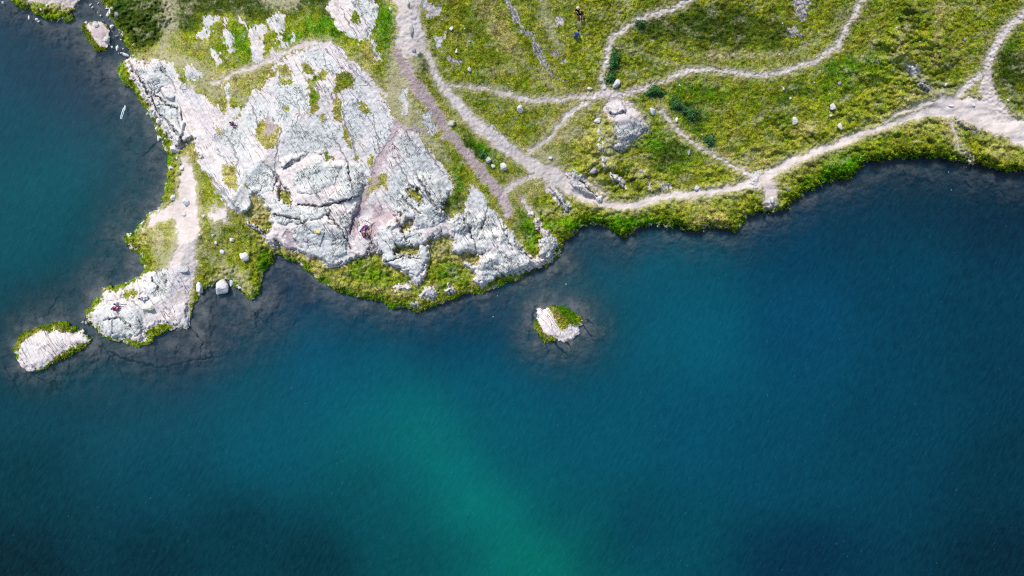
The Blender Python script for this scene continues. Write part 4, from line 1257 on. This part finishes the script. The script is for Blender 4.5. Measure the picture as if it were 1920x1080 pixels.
def ball(name, c, r, mat, parent, seg=12):
    bm = bmesh.new(); bmesh.ops.create_uvsphere(bm, u_segments=seg, v_segments=8, radius=1)
    for v in bm.verts: v.co = Vector((v.co.x * r[0] + c[0], v.co.y * r[1] + c[1], v.co.z * r[2] + c[2]))
    for f in bm.faces: f.smooth = True
    me = bpy.data.meshes.new(name); bm.to_mesh(me); bm.free(); me.materials.append(mat)
    o = bpy.data.objects.new(name, me); COL.objects.link(o); o.parent = parent
    return o

def person(u, v, face, label, top, legs, hair='dark', stretch=0.0, bare=False, lean=0.0, hat=False, group='people resting above the lake', sc=1.0):
    """seated figure; face = heading of the knees in degrees (0 = right in the photo), stretch 0 knees up .. 1 legs out"""
    root = bpy.data.objects.new('person', None); COL.objects.link(root)
    root.location = w3(u, v); root.rotation_euler = (0, 0, math.radians(face)); root.scale = (sc,) * 3
    L = lean
    pel = (0, 0, 0.13, .13); wai = (-.04 + L * .1, 0, .30, .12); che = (-.03 + L * .25, 0, .47, .145); nek = (0.0 + L * .38, 0, .62, .055); hd0 = (.03 + L * .45, 0, .70, .075); hd1 = (.04 + L * .5, 0, .80, .085)
    chains = [[pel, wai, che, nek, hd0, hd1, (.115 + L * .5, 0, .76, .018)]]
    ch_top = [[(pel[0], 0, .18, .145), (*wai[:3], .138), (*che[:3], .16), (*nek[:3], .07)]]
    ch_leg = []
    ky = 0.34 + stretch * .14; kz = 0.46 - stretch * .33; fx = 0.50 + stretch * .42
    for s in (-1, 1):
        sh = (che[0] + .02, s * .18, .52, .062); el = (che[0] + .10, s * .25, .30, .045); wr = (ky - .02, s * .13, kz + .06 if stretch < .6 else .2, .030); hn = (wr[0] + .06, wr[1] - s * .01, wr[2] - .01, .036)
        chains.append([che, sh, el, wr, hn])
        for f in range(5):
            off = (f - 2) * .017
            ln = (.045, .07, .075, .068, .055)[f]
            a_ = (-s * .03 if f == (4 if s > 0 else 0) else 0)
            chains.append([hn, (hn[0] + ln * .6, hn[1] + off + a_, hn[2] - .005, .010), (hn[0] + ln, hn[1] + off * 1.2 + a_, hn[2] - .035, .008)])
        ch_top.append([(*che[:3], .16), (*sh[:3], .078), (*el[:3], .060), ((el[0] + wr[0]) / 2, (el[1] + wr[1]) / 2, (el[2] + wr[2]) / 2, .048)])
        hip = (.04, s * .09, .13, .10); kn = (ky, s * .12, kz, .068); an = (fx - .04, s * .11, .08, .042); to = (fx + .12, s * .12, .035, .034)
        chains.append([pel, hip, kn, an, to])
        pl_ = [(*pel[:3], .14), (*hip[:3], .115), (*kn[:3], .082)]
        if not bare: pl_.append((*an[:3], .056))
        else: pl_[2] = (ky * .7, s * .11, .13 + (kz - .13) * .7, .088)
        ch_leg.append(pl_)
        skin_obj('shoe', [[(an[0], an[1], .055, .05), (fx + .04, s * .115, .045, .047), (to[0] + .02, to[1], .035, .035)]], CL['white' if bare else 'orange'], root)
    skin_obj('body', chains, SKIN, root)
    skin_obj('top', ch_top, top, root); skin_obj('shorts' if bare else 'trousers', ch_leg, legs, root)
    hx = hd1[0]
    if hat:
        ball('hat', (hx, 0, .86), (.19, .19, .035), HAIR[hair], root); 
    ball('hair', (hx - .03, 0, .83), (.115, .105, .10), HAIR['dark' if hat else hair], root)
    if hat: ball('crown', (hx, 0, .91), (.11, .11, .07), HAIR[hair], root)
    for s in (-1, 1):
        ball('ear', (hx, s * .088, .79), (.02, .012, .03), SKIN, root, 8)
        ball('eye', (hx + .082, s * .034, .81), (.012, .012, .012), CL['white'], root, 8)
    ball('mouth', (hx + .082, 0, .745), (.012, .028, .007), CL['magenta'], root, 8)
    return tag(root, label, 'person', group)
person(1082, 20, -70, 'person in pale sun hat and black top sitting on the meadow', CL['black'], CL['black'], 'straw', .2, hat=True, sc=.95)
person(1089, 28, -80, 'person in black top with bare legs sitting on the meadow, right one of the couple', CL['black'], CL['grey'], 'dark', .3, bare=True, sc=.95)
person(1079, 70, 60, 'person in blue jacket crouched alone in the grass below the couple', CL['blue'], CL['denim'], 'dark', 0.0, lean=.9, sc=1.05)
person(222, 570, -8, 'person in white top with legs stretched out on the rock platform', CL['white'], CL['white'], 'dark', .9)
person(217, 579, 25, 'dark haired person in magenta top sitting on the rock platform', CL['magenta'], CL['magenta'], 'dark', .1)
person(268, 560, 8, 'dark haired person in white top sitting apart near the oval boulder', CL['white'], CL['white'], 'dark', .5)
person(679, 435, 60, 'dark haired person in white top and purple trousers on the big slab', CL['white'], CL['purple'], 'dark', .5, sc=1.1)
person(681, 442, 20, 'person in magenta and black bending forward on the big slab', CL['magenta'], CL['black'], 'dark', .3, lean=.8, sc=1.05)
person(437, 233, -35, 'tiny dark haired person in lilac clothes at the edge of the olive hollow', CL['lilac'], CL['lilac'], 'dark', .3)

def bag(u, v, a, label, m1, m2, L=.42, Wd=.28, Hh=.24):
    root = bpy.data.objects.new('backpack', None); COL.objects.link(root)
    root.location = w3(u, v); root.rotation_euler = (0, 0, math.radians(a))
    def box(nm, c, s, mat, bev):
        bm = bmesh.new(); bmesh.ops.create_cube(bm, size=1)
        for q in bm.verts: q.co = Vector((q.co.x * s[0] * (1 - .15 * (q.co.z > 0)) + c[0], q.co.y * s[1] * (1 - .2 * (q.co.z > 0)) + c[1], q.co.z * s[2] + c[2]))
        bmesh.ops.bevel(bm, geom=bm.edges[:], offset=bev, segments=3, affect='EDGES', profile=.6)
        me = bpy.data.meshes.new(nm); bm.to_mesh(me); bm.free(); me.materials.append(mat)
        for p_ in me.polygons: p_.use_smooth = True
        o = bpy.data.objects.new(nm, me); COL.objects.link(o); o.parent = root
    box('sack', (0, 0, Hh / 2), (L, Wd, Hh), m1, .05)
    box('pocket', (L * .5, 0, Hh * .4), (L * .25, Wd * .7, Hh * .6), m2, .03)
    for s in (-1, 1):
        skin_obj('strap', [[(-L * .4, s * .07, Hh * .8, .016), (-L * .55, s * .09, Hh * 1.05, .016), (-L * .7, s * .09, Hh * .5, .016), (-L * .5, s * .08, .04, .016)]], m2, root)
    return tag(root, label, 'backpack', 'bags left on the rock')
bag(686, 427, 40, 'purple and pink backpack above the pair on the big slab', CL['purple'], CL['magenta'], .55, .4)
bag(597, 435, 170, 'yellow and orange bag lying on the rock slab', CL['yellow'], CL['orange'], .5, .34, .2)
bag(574, 451, 160, 'grey violet bag lying lower left on the rock slab', CL['lilac'], CL['black'], .5, .3, .2)
bag(278, 558, -50, 'small grey bag beside the lone person in white', CL['grey'], CL['black'], .32, .22, .18)

# ------------------------------------------------------------------ foam streak on the water
def foam():
    t = NT('foam'); pos = t.n('ShaderNodeNewGeometry').outputs['Position']
    c = t.mix(t.mr(t.noise(pos, 9, 3), .4, .6), (.62, .72, .76), (.35, .48, .55))
    m = t.out(c, .6)
    bm = bmesh.new()
    path = [(226, 222), (227.5, 216), (229, 210), (231, 205), (233, 202), (235, 198)]
    r = random.Random(3)
    for off in (0, 2.2):
        for (a, b) in zip(path[:-1], path[1:]):
            for q in range(4):
                f = (q + r.random()) / 4
                u = a[0] + (b[0] - a[0]) * f + off * (1 if b[1] > 200 else .5) + r.uniform(-.3, .3); v = a[1] + (b[1] - a[1]) * f + off * .6
                if off and q % 2: continue
                g = bmesh.ops.create_icosphere(bm, subdivisions=1, radius=1)['verts']
                for w in g: w.co = Vector(((u - 960) / PX + w.co.x * .05, -(v - 540) / PX + w.co.y * .13, .01 + w.co.z * .02))
    me = bpy.data.meshes.new('foam_streak'); bm.to_mesh(me); bm.free(); me.materials.append(m)
    o = bpy.data.objects.new('foam_streak', me); COL.objects.link(o)
    tag(o, 'thin white foam streak on the water near the west shore', 'foam', kind='stuff')
foam()
